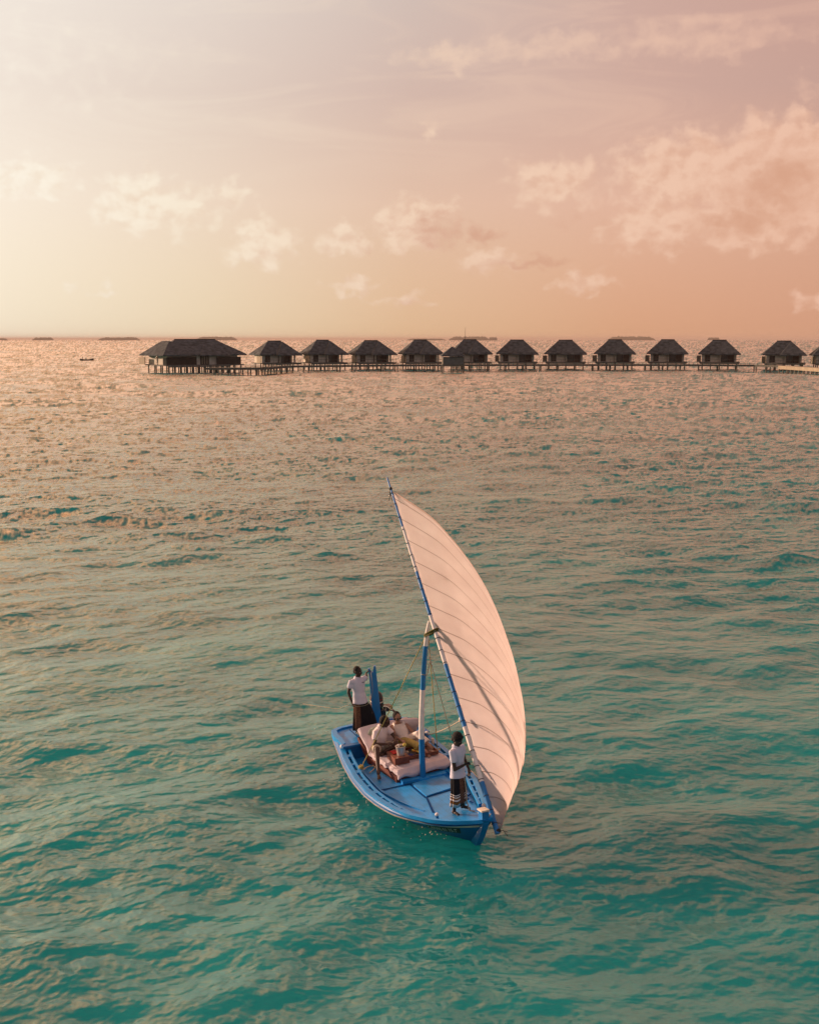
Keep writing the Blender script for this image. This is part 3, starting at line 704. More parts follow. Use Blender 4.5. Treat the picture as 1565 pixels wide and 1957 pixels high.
xs = [v.co.x for v in tm.vertices]; x0, x1 = min(xs), max(xs)
for v in tm.vertices:
    q = plate_pt(0.05 + 0.87 * (v.co.x - x0) / (x1 - x0), 0.82 - 0.70 * v.co.y / 0.72, 0.010); v.co = q
tm.materials.append(m_white); tm.name = 'lettering'
lo = bpy.data.objects.new('lettering', tm); COL.objects.link(lo); lo.parent = plate

# decks
DZ = smooth_tab([(-3.0, .34), (.4, .36), (1.2, .42), (2.2, .46), (2.9, .55), (3.3, .63)], 2)
def deck_z(u): return interp(DZ, u)
dk = MB(); rows = []
for i in range(61):
    u = -2.2 + 5.5 * i / 60
    a, b = -interp(GS, u) + 0.03, interp(GP, u) - 0.03
    rows.append([V(u, a + (b - a) * j / 16, deck_z(u) + 0.02 * math.sin(math.pi * j / 16)) for j in range(17)])
deck = dk.grid(rows).build('deck', m_blue, boat, 30)
def slab(pts, th, name, m_, parent, dz=0.0):
    b = [V(x, y, deck_z(x) + dz - 0.02) for x, y in pts]; tpts = [V(x, y, deck_z(x) + dz + 0.02 + th) for x, y in pts]
    n = len(pts); mb = MB(); mb.add(b + tpts, [tuple(reversed(range(n))), tuple(range(n, 2 * n))] + [(i, (i + 1) % n, n + (i + 1) % n, n + i) for i in range(n)])
    return mb.build(name, m_, parent)
def seam(a, b, w=0.045):
    mb = MB(); d = (Vector(b) - Vector(a)); k = 8; nn = V(-d.y, d.x).normalized() * w / 2; rr = []
    for i in range(k + 1):
        q = Vector(a) + d * i / k; z = deck_z(q.x) + 0.026
        rr.append([V(q.x - nn.x, q.y - nn.y, z), V(q.x + nn.x, q.y + nn.y, z)])
    return mb.grid(rr)
gap = MB()
H1, H2, H3, H4 = (.27, -.24), (1.16, -.28), (.95, .50), (.10, .55)
for a, b in [((H1[0] - .04, H1[1] - .03), (H2[0] + .03, H2[1] - .03)), ((H2[0] + .03, H2[1] - .05), (H3[0] + .04, H3[1] + .04)), ((H2[0], H2[1]), (2.05, -.50)), ((H1[0] - .03, -.9), (H4[0] - .03, .62)), ((.2, -1.05), (.24, -.2)), ((1.2, .45), (2.0, .40))]:
    m2 = seam(Vector((a[0], a[1], 0)).to_2d().to_3d(), Vector((b[0], b[1], 0))); gap.add(m2.v, m2.f)
gap.build('deck_seam', m_dkblue, deck)
slab([H1, H2, H3, H4], 0.03, 'hatch', m_blue, deck)
slab([(.02, -.42), (.17, -.42), (.17, .62), (.02, .62)], 0.07, 'mast_beam', m_blue, deck)
slab([(-.12, .2), (.10, .2), (.0, .85), (-.2, .85)], 0.05, 'hatch', m_blue, deck)
# raised stern platform with a rim
pz = 0.69; pf = MB(); rows = []
out = [(-1.92, -1.06), (-2.3, -1.03), (-2.65, -1.03), (-2.95, -.96), (-3.06, -.78), (-3.12, -.40), (-3.15, .05), (-3.12, .5), (-3.02, .78), (-2.85, .92), (-2.6, .99), (-2.3, 1.0), (-1.92, 1.0)]
n = len(out)
bt = [V(x, y, pz - 0.14) for x, y in out]; tp = [V(x, y, pz) for x, y in out]
pf.add(bt + tp, [tuple(range(n)), tuple(reversed(range(n, 2 * n)))] + [(i, (i + 1) % n, n + (i + 1) % n, n + i) for i in range(n)])
plat = pf.build('stern_platform', m_blue, boat)
rim = MB(); rr = []
for i, (x, y) in enumerate(out):
    c = V(-2.45, 0, 0); d = (V(x, y, 0) - c).normalized()
    a = V(x, y, pz - 0.09) + d * 0.03; b = V(x, y, pz + 0.045) + d * 0.03; c_ = V(x, y, pz + 0.045) - d * 0.10; e = V(x, y, pz - 0.03) - d * 0.10
    rr.append([a, b, c_, e])
rim.rings(rr).build('rim', m_rail, plat, 30)
MB().box((-1.88, -.03, pz - .15), (0.05, 2.1, 0.36)).box((-1.84, -.03, pz + .012), (0.14, 2.14, 0.05)).build('step_board', m_hull, plat)
sm_ = MB()
for y in (-.55, -.1, .4): sm_.box((-2.42, y, pz + 0.0015), (0.95, 0.022, 0.006))
sm_.build('plank_seam', m_dkblue, plat)
# gunwale: outer rail, inner rail and the blocks between them
for side in (-1, 1):
    ue = 2.55 if side < 0 else 2.35
    rr = []
    for i in range(101):
        u = -1.92 + (3.38 + 1.92) * i / 100; w = 0.085
        rr.append([g_pt(u, side, -0.02, -0.055), g_pt(u, side, -0.02, 0.02), g_pt(u, side, w, 0.02), g_pt(u, side, w, -0.055)])
    MB().rings(rr).build('gunwale_rail', m_rail, boat, 30)
    rr = []
    for i in range(81):
        u = -1.90 + (ue + 1.90) * i / 80; k = interp([(-1.9, .155), (-.5, .155), (1.2, .148), (ue, .10)], u)
        dz = interp([(-1.9, 0.02), (1.0, 0.015), (ue, -0.01)], u)
        rr.append([g_pt(u, side, k, dz - 0.06), g_pt(u, side, k, dz), g_pt(u, side, k + .055, dz), g_pt(u, side, k + .055, dz - 0.06)])
    MB().rings(rr).build('inner_rail', m_rail, boat, 30)
    # channel floor between the rails, lower, its shade painted in as dark blue
    rr = []
    for i in range(61):
        u = -1.90 + (ue - .02 + 1.90) * i / 60; k = interp([(-1.9, .155), (-.5, .155), (1.2, .148), (ue, .10)], u)
        z = min(deck_z(u) + 0.035, interp(GZ, u) - 0.07); a = g_pt(u, side, .06); b = g_pt(u, side, k + .02)
        rr.append([V(a.x, a.y, z), V(b.x, b.y, z)])
    MB().grid(rr).build('channel', m_dkblue, boat)
    us = [-1.86, -1.52, -1.48, -1.02, -.62, -.56, -.12, .28, .62, .70, 1.02, 1.36, 1.72, 2.08]
    base = None
    for i, u in enumerate(us):
        k = interp([(-1.9, .155), (-.5, .155), (1.2, .148), (ue, .10)], u)
        a = g_pt(u - .035, side, .085); b = g_pt(u + .035, side, .085); c = g_pt(u + .035, side, k + .005); d = g_pt(u - .035, side, k + .005)
        q = [a, b, c, d] if side < 0 else [d, c, b, a]
        MB().hexa([x + V(0, 0, -.05) for x in q], [x + V(0, 0, .014) for x in q]).build('rail_block', m_rail, boat)
# low inner coaming that splays away from the rail
for side in (-1, 1):
    rr = []
    for i in range(41):
        u = -.9 + 2.75 * i / 40; y = interp([(-.9, .98), (.4, .99), (1.2, .86), (1.85, .62)], u) if side < 0 else interp([(-.9, .74), (.4, .70), (1.2, .58), (1.85, .40)], u)
        z = deck_z(u) + interp([(-.9, .10), (1.0, .06), (1.85, .028)], u); y *= side
        rr.append([V(u, y - .02, deck_z(u) - .02), V(u, y - .02, z), V(u, y + .02, z), V(u, y + .02, deck_z(u) - .02)])
    MB().rings(rr).build('coaming', m_rail, boat, 30)
# stem post, its pale cap, bitts
a0, a1 = V(2.50, .05, -.35), V(3.35, .05, .72)
d = (a1 - a0).normalized(); sp = MB(); rr = []
for i in range(9):
    k = i / 8; q = a0.lerp(a1, k) + V(0.06 * math.sin(math.pi * k), 0, -0.05 * math.sin(math.pi * k)); w = 0.062 + .018 * k
    rr.append([q + V(-.14, -w * 1.15, 0), q + V(.055, -w * .85, 0), q + V(.055, w * .85, 0), q + V(-.14, w * 1.15, 0)])
stem = sp.rings(rr).build('stem_post', m_spar, boat, 30)
MB().box((3.28, .04, .77), (.19, .14, .24)).build('stem_head', m_spar, stem)
MB().box((3.28, .04, .902), (.215, .165, .03), Matrix.Rotation(R(-6), 3, 'Y')).build('cap', m_cream, stem)
for (x, y) in ((2.55, -.62), (2.62, .36)):
    z = deck_z(x); b = MB().tube([(x, y, z), (x - .02, y, z + .12)], .03, 10).build('bitt', m_spar, boat, 50); MB().ell((x - .022, y, z + .145), (.04, .04, .04)).build('knob', m_white, b, 80)
MB().tube([(3.15, -.02, .80), (3.2, .2, .80)], .018, 8).build('cleat', m_cream, boat, 50)
for side in (-1, 1):
    q = g_pt(-1.93, side, .04, .04); MB().ell(q, (.055, .055, .06)).build('knob', m_white, boat, 80)
MB().tube([(1.55, .55, deck_z(1.55) + .04), (1.62, .42, deck_z(1.6) + .05), (1.78, .40, deck_z(1.7) + .05)], .018, 8).build('deck_hook', m_dkblue, boat, 50)

# stern post with a notched head
b0 = bpix_z(722, 1387, .66); t0 = b0 + (bpix_z(715, 1279, 2.12) - b0) * 1.0
t0 = V(b0.x - .10 + .0, b0.y - .03, 2.10)
sp = MB(); pr = []
sd = (BI.to_3x3() @ V(1, 0, 0)); sd.z = 0; sd.normalize(); fd = V(-sd.y, sd.x, 0)
for k, w in ((0, .115), (.12, .10), (.5, .094), (.92, .088)):
    q = b0.lerp(t0, k); pr.append([q - sd * w - fd * .05, q + sd * w - fd * .05, q + sd * w + fd * .05, q - sd * w + fd * .05])
sp.rings(pr)
q0 = b0.lerp(t0, .92); q1 = b0.lerp(t0, 1.0)
sp.hexa([q0 - sd * .088 - fd * .05, q0 - sd * .03 - fd * .05, q0 - sd * .03 + fd * .05, q0 - sd * .088 + fd * .05], [q1 - sd * .10 - fd * .05 - V(0, 0, .03), q1 - sd * .06 - fd * .05 - V(0, 0, .03), q1 - sd * .06 + fd * .05 - V(0, 0, .03), q1 - sd * .10 + fd * .05 - V(0, 0, .03)])
sp.hexa([q0 + sd * .01 - fd * .05, q0 + sd * .088 - fd * .05, q0 + sd * .088 + fd * .05, q0 + sd * .01 + fd * .05], [q1 + sd * .045 - fd * .05 + V(0, 0, .03), q1 + sd * .09 - fd * .05 + V(0, 0, .03), q1 + sd * .09 + fd * .05 + V(0, 0, .03), q1 + sd * .045 + fd * .05 + V(0, 0, .03)])
sp.build('stern_post', m_spar, boat)
POST_TOP = b0.lerp(t0, .93) - sd * .08

# outboard motor behind the post
mo = V(-3.38, .34, 0)
om = MB(); prof = [(.02, .90), (.15, .93), (.18, 1.05), (.18, 1.20), (.15, 1.31), (.08, 1.36), (.01, 1.37)]
rr = [[mo + V(1.25 * r_ * math.cos(q), .85 * r_ * math.sin(q), z) for q in [2 * math.pi * j / 20 for j in range(20)]] for r_, z in prof]
motor = MB().rings(rr).build('outboard_motor', m_motor, boat, 60)
for i, (z, m_) in enumerate(((1.06, m_motred), (1.13, m_cream), (1.20, m_motred))):
    rr = [[mo + V(1.25 * (.1825 + 0 * z) * math.cos(q), .85 * .184 * math.sin(q), z + dz) for q in [2 * math.pi * j / 20 for j in range(20)]] for dz in (-.016, .016)]
    MB().rings(rr).build('stripe', m_, motor, 60)
MB().box(mo + V(.05, 0, .45), (.16, .10, 1.1)).box(mo + V(.22, 0, .80), (.20, .22, .30)).build('shaft', m_motor, motor)
MB().tube([mo + V(.2, .05, 1.05), mo + V(.45, .12, 1.08), mo + V(.75, .20, 1.02)], [.045, .03, .026], 8).box(mo + V(.34, .16, 1.02), (.22, .16, .12)).build('tiller_handle', m_motor, motor, 50)

# mast
MP = [(808.5, 1492), (806.5, 1440), (805.5, 1390), (806.8, 1340), (809.3, 1290), (812.3, 1245), (816, 1212), (820, 1187)]
base = bpix_z(*MP[0], .36); wy = (BM @ base).y
mp = [bpix_y(x, y, wy) for x, y in MP]
def dense(P, k):
    """Catmull-Rom through points"""
    out_ = []
    for i in range(len(P) - 1):
        a, b, c, d_ = P[max(i - 1, 0)], P[i], P[i + 1], P[min(i + 2, len(P) - 1)]
        for j in range(k):
            u = j / k; out_.append(0.5 * (2 * b + (c - a) * u + (2 * a - 5 * b + 4 * c - d_) * u * u + (3 * b - a - 3 * c + d_) * u ** 3))
    return out_ + [P[-1]]
def band_tube(path, radf, bounds, n=14):
    """tube whose paint changes at given fractions of its length"""
    L = [0]
    for a, b in zip(path, path[1:]): L.append(L[-1] + (b - a).length)
    fr_ = [x / L[-1] for x in L]
    cuts = sorted(set([0.0, 1.0] + [b for b in bounds] + list(fr_))); pts = []
    for c in cuts:
        for i in range(len(fr_) - 1):
            if fr_[i] <= c <= fr_[i + 1]:
                k = (c - fr_[i]) / max(1e-9, fr_[i + 1] - fr_[i]); pts.append(path[i].lerp(path[i + 1], k)); break
    def mi(i, j):
        c = (cuts[i] + cuts[min(i + 1, len(cuts) - 1)]) / 2; return sum(1 for b in bounds if b < c) % 2
    return MB().tube(pts, [radf(c) for c in cuts], n, mi=mi)
mlen = lambda y: (1492 - y) / (1492 - 1187)
mast = band_tube(dense(mp, 6), lambda c: .066 - .018 * c - (.02 * max(0, c - .9) / .1), [mlen(1411), mlen(1317), mlen(1234)]).build('mast', [m_spar, m_white], boat, 60)
MB().box(base + V(0, 0, .05), (.2, .2, .06)).build('mast_step', m_blue, mast)

# yard: from beyond the bow past the mast head and up
YF = at_z(951, 1594, .42); YC = at_y(828, 1197, (BM @ mp[-2]).y - .13)
def yard_w(tt): return YF + (YC - YF) * tt
lo_, hi_ = 1.2, 2.4
def ypix(y):
    """parameter along the yard whose image row is y"""
    a, b = -.2, 2.4
    for _ in range(40):
        mth = (a + b) / 2; P = yard_w(mth) - V(0, 0, CAM_H)
        dd = P.y * math.cos(PITCH) - P.z * math.sin(PITCH); uu = P.y * math.sin(PITCH) + P.z * math.cos(PITCH)
        if CY - F_PX * uu / dd > y: a = mth
        else: b = mth
    return (a + b) / 2
TT = ypix(913)
yb = lambda tt: BI @ yard_w(tt)
yfr = lambda y: ypix(y) / TT
bend = lambda c: V(0, 0, 0)
ypath = [yb(TT * i / 24) + V(.05, 0, -.05) * math.sin(math.pi * i / 24) for i in range(25)]
yrad = lambda c: .052 - .034 * c ** 1.3
yard = band_tube(ypath, yrad, [yfr(1495), yfr(1390), yfr(1270), yfr(1177), yfr(1093), yfr(1007)]).build('yard', [m_spar, m_white], boat, 60)
def yat(c):
    i = min(23, int(c * 24)); return ypath[i].lerp(ypath[i + 1], c * 24 - i)
ydir = (ypath[-1] - ypath[0]).normalized()
ax, ay, _ = frame_of(ydir)
for y in [942, 962, 987, 1010, 1036, 1058, 1080, 1102, 1122, 1145, 1169, 1215, 1238, 1262, 1290, 1318, 1346, 1374, 1402, 1432, 1462, 1488, 1520, 1548, 1574]:
    c = yfr(y); q = yat(c); r_ = yrad(c) + .008
    rr = []
    for j in range(13):
        a = 2 * math.pi * j / 12; e = ax * math.cos(a) + ay * math.sin(a)
        rr.append([q + e * (r_ - .002 + .005 * math.cos(b)) + ydir * .007 * math.sin(b) for b in [0, 1.57, 3.14, 4.71]])
    MB().rings(rr, caps=False).build('lashing', m_black, yard, 60)
# tied knot at the mast head and where the yard meets the stem
kn = MB(); c = yat(yfr(1199)); mh = mp[-2]
rnd = random.Random(3)
for k in range(5):
    o_ = V(rnd.uniform(-.02, .02), rnd.uniform(-.02, .02), rnd.uniform(-.05, .05))
    pts = []
    for j in range(17):
        a = 2 * math.pi * j / 16; mid = c.lerp(mh, .5); hx = (c - mh) * .5
        pts.append(mid + hx * 1.5 * math.cos(a) + bx.cross(V(0, 0, 1)).normalized() * 0 + (hx.normalized().cross(V(0, 0, 1))).normalized() * .09 * math.sin(a) + o_)
    kn.tube(pts, .014, 6)
kn.build('head_lashing', mat('olive_rope', (0.16, 0.13, 0.03), 0.9, 0.25, 30, 0.5, 120), yard, 60)
kn = MB()
for k in range(3):
    pts = [V(3.33, .10, .78 + .03 * k), yat(yfr(1556)) .lerp(V(3.33, .1, .78), .4) + V(0, 0, -.02), yat(yfr(1553 + 4 * k)) + V(0, .0, .0)]
    kn.tube(pts, .016, 6)
kn.build('tack_lashing', m_hemp, yard, 60)
kn = MB(); q = yat(0.004)
for k in range(2): kn.tube([q + V(0, .05, .0), q + V(.02, .10 + .02 * k, .02), q + V(.05, .20, -.02 - .09 * k)], .006, 6)
kn.ell(q + V(0, .02, .02), (.05, .06, .05)); kn.build('foot_lashing', m_black, yard, 60)
kn = MB(); q = yat(yfr(934))
for k in range(3): kn.tube([q, q + V(-.02, -.02 + .02 * k, -.12), q + V(.0, -.05 + .08 * k, -.26 - .03 * k)], .008, 6)
kn.ell(q, (.035, .035, .05)); kn.build('peak_lashing', m_black, yard, 60)

# sail: lateen panel between the yard and a free leech, seams run along the leech
LP = [(749, 941), (790, 966), (826, 992), (860, 1028), (893, 1069), (921, 1112), (944, 1157), (963, 1205), (978, 1250), (988, 1290), (996, 1330), (1001.5, 1368), (1004, 1403), (1003, 1438)]
HW = BM @ yat(yfr(938)); TW = BM @ yat(yfr(1586)); 
CLEW_Y = 25.4
n = len(LP); leech = []
for i, (x, y) in enumerate(LP):
    k = i / (n - 1); Y = HW.y * (1 - k) + CLEW_Y * k + 0.8 * math.sin(math.pi * k) ** 0.9
    leech.append(BI @ at_y(x, y, Y))
leech = dense(leech, 5)
FP = [(1003, 1438), (1001, 1452), (997.5, 1470), (992, 1487), (985, 1507), (976, 1529), (967, 1551), (957, 1583)]
foot = []
for i, (x, y) in enumerate(FP):
    k = i / (len(FP) - 1); Y = CLEW_Y * (1 - k) + TW.y * k + .35 * math.sin(math.pi * k)
    foot.append(BI @ at_y(x, y, Y))
foot = dense(foot, 6)
def along(P, k):
    k = max(0, min(1, k)) * (len(P) - 1); i = min(len(P) - 2, int(k)); return P[i].lerp(P[i + 1], k - i)
cw = foot[0]; sn = (BI.to_3x3() @ V(.85, .5, -.1)).normalized()
NSU, NSV = 96, 60
yh0, yt0 = yfr(938), yfr(1586)
pts, uvs = [], []
for i in range(NSU + 1):
    s = i / NSU
    yp = yat(yh0 + (yt0 - yh0) * s) ; yp = yp + sn * 0.0 + (by * 0)
    off = (BI.to_3x3() @ V(.85, .5, 0)).normalized() * (yrad(yh0 + (yt0 - yh0) * s) + .012)
    yp = yp + off
    fp = along(foot, s ** 1.55)
    row = []
    for j in range(NSV + 1):
        k = j / NSV
        lch = along(leech, k); ch = leech[0].lerp(leech[-1], k); dev = lch - ch
        amp = (1 - s) ** 0.85
        q = yp.lerp(fp, k) + dev * amp
        belly = 0.20 * math.sin(math.pi * k) ** 1.3 * math.sin(math.pi * s) ** 0.9
        wr = 0.011 * math.sin(s * 150 + k * 5) * (1 - k) ** 5 + 0.007 * math.sin(s * 61 - k * 9) * (.3 + s) + 0.010 * math.sin(s * 24 + k * 31) * k ** 4
        row.append(q + sn * (belly + wr)); uvs.append((s, k))
    pts.append(row)
sm2 = MB().grid(pts)
sail = sm2.build('sail', [], boat, 180)
me = sail.data
uvl = me.uv_layers.new(name='UVMap'); li = [0] * len(me.loops); me.loops.foreach_get('vertex_index', li)
uvl.data.foreach_set('uv', [c for i in li for c in uvs[i]])
so_ = sail.modifiers.new('cloth_thickness', 'SOLIDIFY'); so_.thickness = 0.004
ms = bpy.data.materials.new('sailcloth'); ms.use_nodes = True; t = NT(ms.node_tree); MATS['sailcloth'] = ms
mo_ = t.n('ShaderNodeOutputMaterial'); p_ = t.n('ShaderNodeBsdfPrincipled')
uv = t.n('ShaderNodeUVMap', uv_map='UVMap').outputs[0]; sp_ = t.n('ShaderNodeSeparateXYZ', ins={0: uv})
fr_ = t.m('FRACT', t.m('ADD', t.m('MULTIPLY', sp_.outputs[0], 14.6), 0.12))
ln = t.m('SUBTRACT', 1.0, t.sm(t.m('ABSOLUTE', t.m('SUBTRACT', fr_, 0.5)), 0.008, 0.026))
ob = t.n('ShaderNodeTexCoord').outputs['Object']
cloth = t.ramp(t.noise(ob, 1.6, 6, 0.6), [(0.3, (0.80, 0.71, 0.68, 1)), (0.7, (0.87, 0.79, 0.76, 1))])
edge = t.m('ADD', t.sm(sp_.outputs[0], 0.012, 0.006), t.sm(sp_.outputs[1], 0.985, 0.993), clamp=True)
stain = t.sm(t.noise(ob, 0.9, 7, 0.7), 0.62, 0.75)
cl = t.mix(t.m('MULTIPLY', stain, 0.25), cloth, (0.55, 0.47, 0.41, 1))
cl = t.mix(t.m('MULTIPLY', ln, 0.62), cl, (0.27, 0.19, 0.15, 1)); cl = t.mix(t.m('MULTIPLY', edge, 0.35), cl, (0.42, 0.32, 0.26, 1))
t.put(p_.inputs['Base Color'], cl); p_.inputs['Roughness'].default_value = 0.75; p_.inputs['Specular IOR Level'].default_value = 0.2
bmp = t.n('ShaderNodeBump', ins={'Strength': 0.35, 'Distance': 0.02, 'Height': t.m('ADD', t.noise(t.v('MULTIPLY', uv, (60, 5, 1)).outputs[0], 1.0, 4, 0.6), t.m('MULTIPLY', ln, 0.8))})
t.put(p_.inputs['Normal'], bmp)
tr = t.n('ShaderNodeBsdfTranslucent'); t.put(tr.inputs[0], cl)
mx = t.n('ShaderNodeMixShader'); mx.inputs[0].default_value = 0.84; t.put(mx.inputs[1], p_); t.put(mx.inputs[2], tr)
t.put(mo_.inputs['Surface'], mx); me.materials.append(ms)

# running ropes
def sag(a, b, d_=0.03, n_=14): return [a.lerp(b, i / n_) - V(0, 0, d_ * 4 * (i / n_) * (1 - i / n_)) for i in range(n_ + 1)]
mt = mp[-2]
s1 = g_pt(-.62, -1, .10, .03); s1 = bpix_z(690, 1468, .57); s2 = bpix_z(836, 1434, .56); s3 = bpix_z(868, 1424, .56)
for a, b, m_, r_ in ((mt + V(0, -.03, -.04), s1, m_rope, .011), (mt + V(0, .03, -.06), s2, m_rope, .010), (bpix_y(822, 1262, wy + .02), s3, m_hemp, .010)):
    MB().tube(sag(a, b, .02), r_, 6).build('stay_rope', m_, boat, 60)
q = bpix_y(822, 1262, wy + .02); MB().tube([mp[-4] + V(.05, -.06, .03), mp[-4] + V(.07, .05, .0), q], .012, 6).tube([q, q + V(0, 0, .08)], .02, 6).tube([q + V(0, 0, .02), mt + V(0, .03, -.2)], .009, 6).build('mast_collar_rope', m_hemp, boat, 60)
kn = MB()
for k in range(6):
    a = k * 1.05; kn.tube([s1 + V(.05 * math.cos(a + b), .05 * math.sin(a + b), .01 * k - .02 + .03 * math.sin(2 * b)) for b in [0, .8, 1.6, 2.4, 3.2, 4.0, 4.8]], .014, 6)
kn.tube([s1, s1 + V(.06, -.08, -.06), s1 + V(.05, -.10, -.14)], .014, 6); kn.build('belay_knot', m_rope, boat, 60)
kn = MB()
for k in range(4):
    a = k * 1.5; kn.tube([s2 + V(.06 * math.cos(a + b), .06 * math.sin(a + b), .012 * k - .02) for b in [0, .8, 1.6, 2.4, 3.2, 4.0]], .012, 6)
kn.build('belay_knot', m_rope, boat, 60)
# loose rope tail lying on the side deck
z = deck_z(-.4) + .05; q = bpix_z(703, 1468, z)
MB().tube(dense([s1 + V(.03, .05, -.04), bpix_z(699, 1468, z), bpix_z(708, 1464.5, z), bpix_z(717, 1466, z), bpix_z(712, 1473, z), bpix_z(706, 1478, z)], 5), .013, 6).build('rope_tail', m_hemp, boat, 60)
# sheet from the sail's back edge to the port quarter
a = bpix_y(881, 1376, (BM @ yat(yfr(1376))).y + .25); b = g_pt(-1.75, 1, .1, .03)
MB().tube(sag(a, b, .05), .009, 6).build('sheet_rope', m_hemp, boat, 60)
MB().ell(a, (.05, .05, .075)).build('sheet_block', m_cream, boat, 60)
for k, u in enumerate((-1.3, -1.62)):
    q = g_pt(u, 1, .13, .0); MB().box(q + V(0, 0, .06), (.05, .05, .16)).build('thole_pin', m_spar if k else m_cream, boat)
MB().ell(g_pt(-1.66, 1, .10, .12), (.05, .05, .05)).build('knob', m_white, boat, 60)
# ------------------------------------------------------------------ daybed, tray and what stands on it
m_teak = mat('red_brown_wood', (0.115, 0.028, 0.016), 0.5, 0.25, 5, 0.15, 40, stretch=(0.4, 1, 1), c2=(0.16, 0.045, 0.022))
m_linen = mat('white_linen', (0.60, 0.52, 0.54), 0.85, 0.05, 5, 0.25, 14, spec=0.2)
m_sage = mat('sage_cushion', (0.33, 0.38, 0.31), 0.85, 0.10, 8, 0.3, 60, spec=0.2)
def at_boat(p): return BM @ Matrix.Translation(p)
BP = V(-1.0, .02, deck_z(-1.0))
bed = thing('daybed', at_boat(BP) @ Matrix.Rotation(R(6.5), 4, 'Z'), 'low red-brown wooden double daybed with a white mattress in the middle of the blue boat', 'daybed')
fz = 0.50
fr = MB()
for y in (-.56, .70):
    prof = [(-.08, fz - .13), (-.08, fz + .02), (-1.40, fz + .04), (-1.95, .86), (-2.0, .80), (-1.50, fz - .11)]
    fr.add([V(x, y + s * .03, z) for s in (-1, 1) for x, z in prof], [tuple(range(6)), tuple(reversed(range(6, 12)))] + [(i, (i + 1) % 6, 6 + (i + 1) % 6, 6 + i) for i in range(6)])
fr.box((-.085, .07, fz - .05), (.05, 1.20, .13)).box((-1.42, .07, fz - .06), (.06, 1.20, .12)).box((-1.96, .07, .80), (.05, 1.20, .10))
for i in range(6): fr.box((-.25 - .21 * i, .07, fz + .012), (.12, 1.20, .02))
fr.build('frame', m_teak, bed, None, BP)
for x, y in ((-.12, -.56), (-.12, .70), (-1.45, -.56), (-1.45, .70)):
    z0 = deck_z(x) + .02; h = fz - .05 - z0
    MB().box((x, y, z0 + h / 2), (.10, .085, h), taper=1.25).build('leg', m_teak, bed, None, BP)
for y in (-.5, .5): MB().tube([V(-1.90, y, deck_z(-1.9) + .32), V(-1.92, y, .80)], .03, 8).build('back_strut', m_teak, bed, 50, BP)
# mattress: one soft pad that bends up the backrest, rumpled cover hanging over the edges
ctr = [(.03, fz + .09), (-.3, fz + .115), (-.7, fz + .11), (-1.1, fz + .11), (-1.34, fz + .125), (-1.46, fz + .20), (-1.58, fz + .31), (-1.72, fz + .41), (-1.86, fz + .50), (-1.96, fz + .54)]
cv = dense([V(x, 0, z) for x, z in ctr], 8); NM = 46
rngm = random.Random(5)
top, botm = [], []
rs = []
for i, c in enumerate(cv):
    k = i / (len(cv) - 1); d = (cv[min(i + 1, len(cv) - 1)] - cv[max(i - 1, 0)]).normalized(); nn = V(-d.z, 0, d.x) * (-1); nn = nn if nn.z > 0 else -nn
    endf = min(1, (k + .004) / .02, (1 - k + .004) / .03) ** .5
    ring = []
    for j in range(NM * 2):
        a = 2 * math.pi * j / (NM * 2); ca, sa = math.cos(a), math.sin(a)
        yy = math.copysign(abs(ca) ** .32, ca) * (.665 + .006 * math.sin(c.x * 17) + .005 * math.sin(c.x * 31 + 1)); zz = math.copysign(abs(sa) ** .45, sa) * .056 * endf
        p = V(c.x, .07 + yy, c.z) + nn * zz
        if sa > 0:
            fx, fy = c.x + .05, yy + .58
            rr_ = math.hypot(fx, fy); th = math.atan2(fy, -fx)
            p.z += .013 * math.sin(th * 26 + 2.0 * math.sin(rr_ * 6)) * math.exp(-((rr_ - .42) / .26) ** 2) + .004 * math.sin(11 * fx + 5 * fy) * math.sin(7 * fy + 2)
        else: p.z += .012 * math.sin(c.x * 23 + yy * 9) - .012
        if abs(ca) > .9: p.z -= .02 + .008 * math.sin(c.x * 26)
        if k < .03: p.z -= .06 + .02 * math.sin(yy * 16)
        ring.append(p)
    rs.append(ring)
MB().rings(rs).build('mattress', m_linen, bed, 180, BP)
# cushion against the backrest
cz = V(-1.66, -.28, .98); M_ = Matrix.Rotation(R(-48), 3, 'Y') @ Matrix.Rotation(R(4), 3, 'X')
rr = []
for i in range(15):
    t_ = -1 + 2 * i / 14; e = (1 - abs(t_) ** 3.2) ** .5 if abs(t_) < 1 else .02
    rr.append([cz + M_ @ V(t_ * .23, .25 * math.copysign(abs(math.cos(q)) ** .5, math.cos(q)) * (.90 + .10 * e), .075 * e * math.sin(q) * (1 - .55 * abs(math.cos(q)) ** 4)) for q in [2 * math.pi * j / 24 for j in range(24)]])
o = MB().rings(rr).build('cushion', m_sage, None, 180, cz, at_boat(cz)); tag(o, 'sage green cushion leaning on the daybed backrest behind the seated man', 'cushion')
cz = V(-1.62, .44, 1.0); M_ = Matrix.Rotation(R(-52), 3, 'Y') @ Matrix.Rotation(R(-6), 3, 'X')
rr = []
for i in range(15):
    t_ = -1 + 2 * i / 14; e = (1 - abs(t_) ** 3.2) ** .5 if abs(t_) < 1 else .02
    rr.append([cz + M_ @ V(t_ * .27, .27 * math.copysign(abs(math.cos(q)) ** .5, math.cos(q)) * (.90 + .10 * e), .10 * e * math.sin(q) * (1 - .55 * abs(math.cos(q)) ** 4)) for q in [2 * math.pi * j / 24 for j in range(24)]])
o = MB().rings(rr).build('cushion', m_linen, None, 180, cz, at_boat(cz)); tag(o, 'large white cushion on the daybed behind the woman', 'cushion')

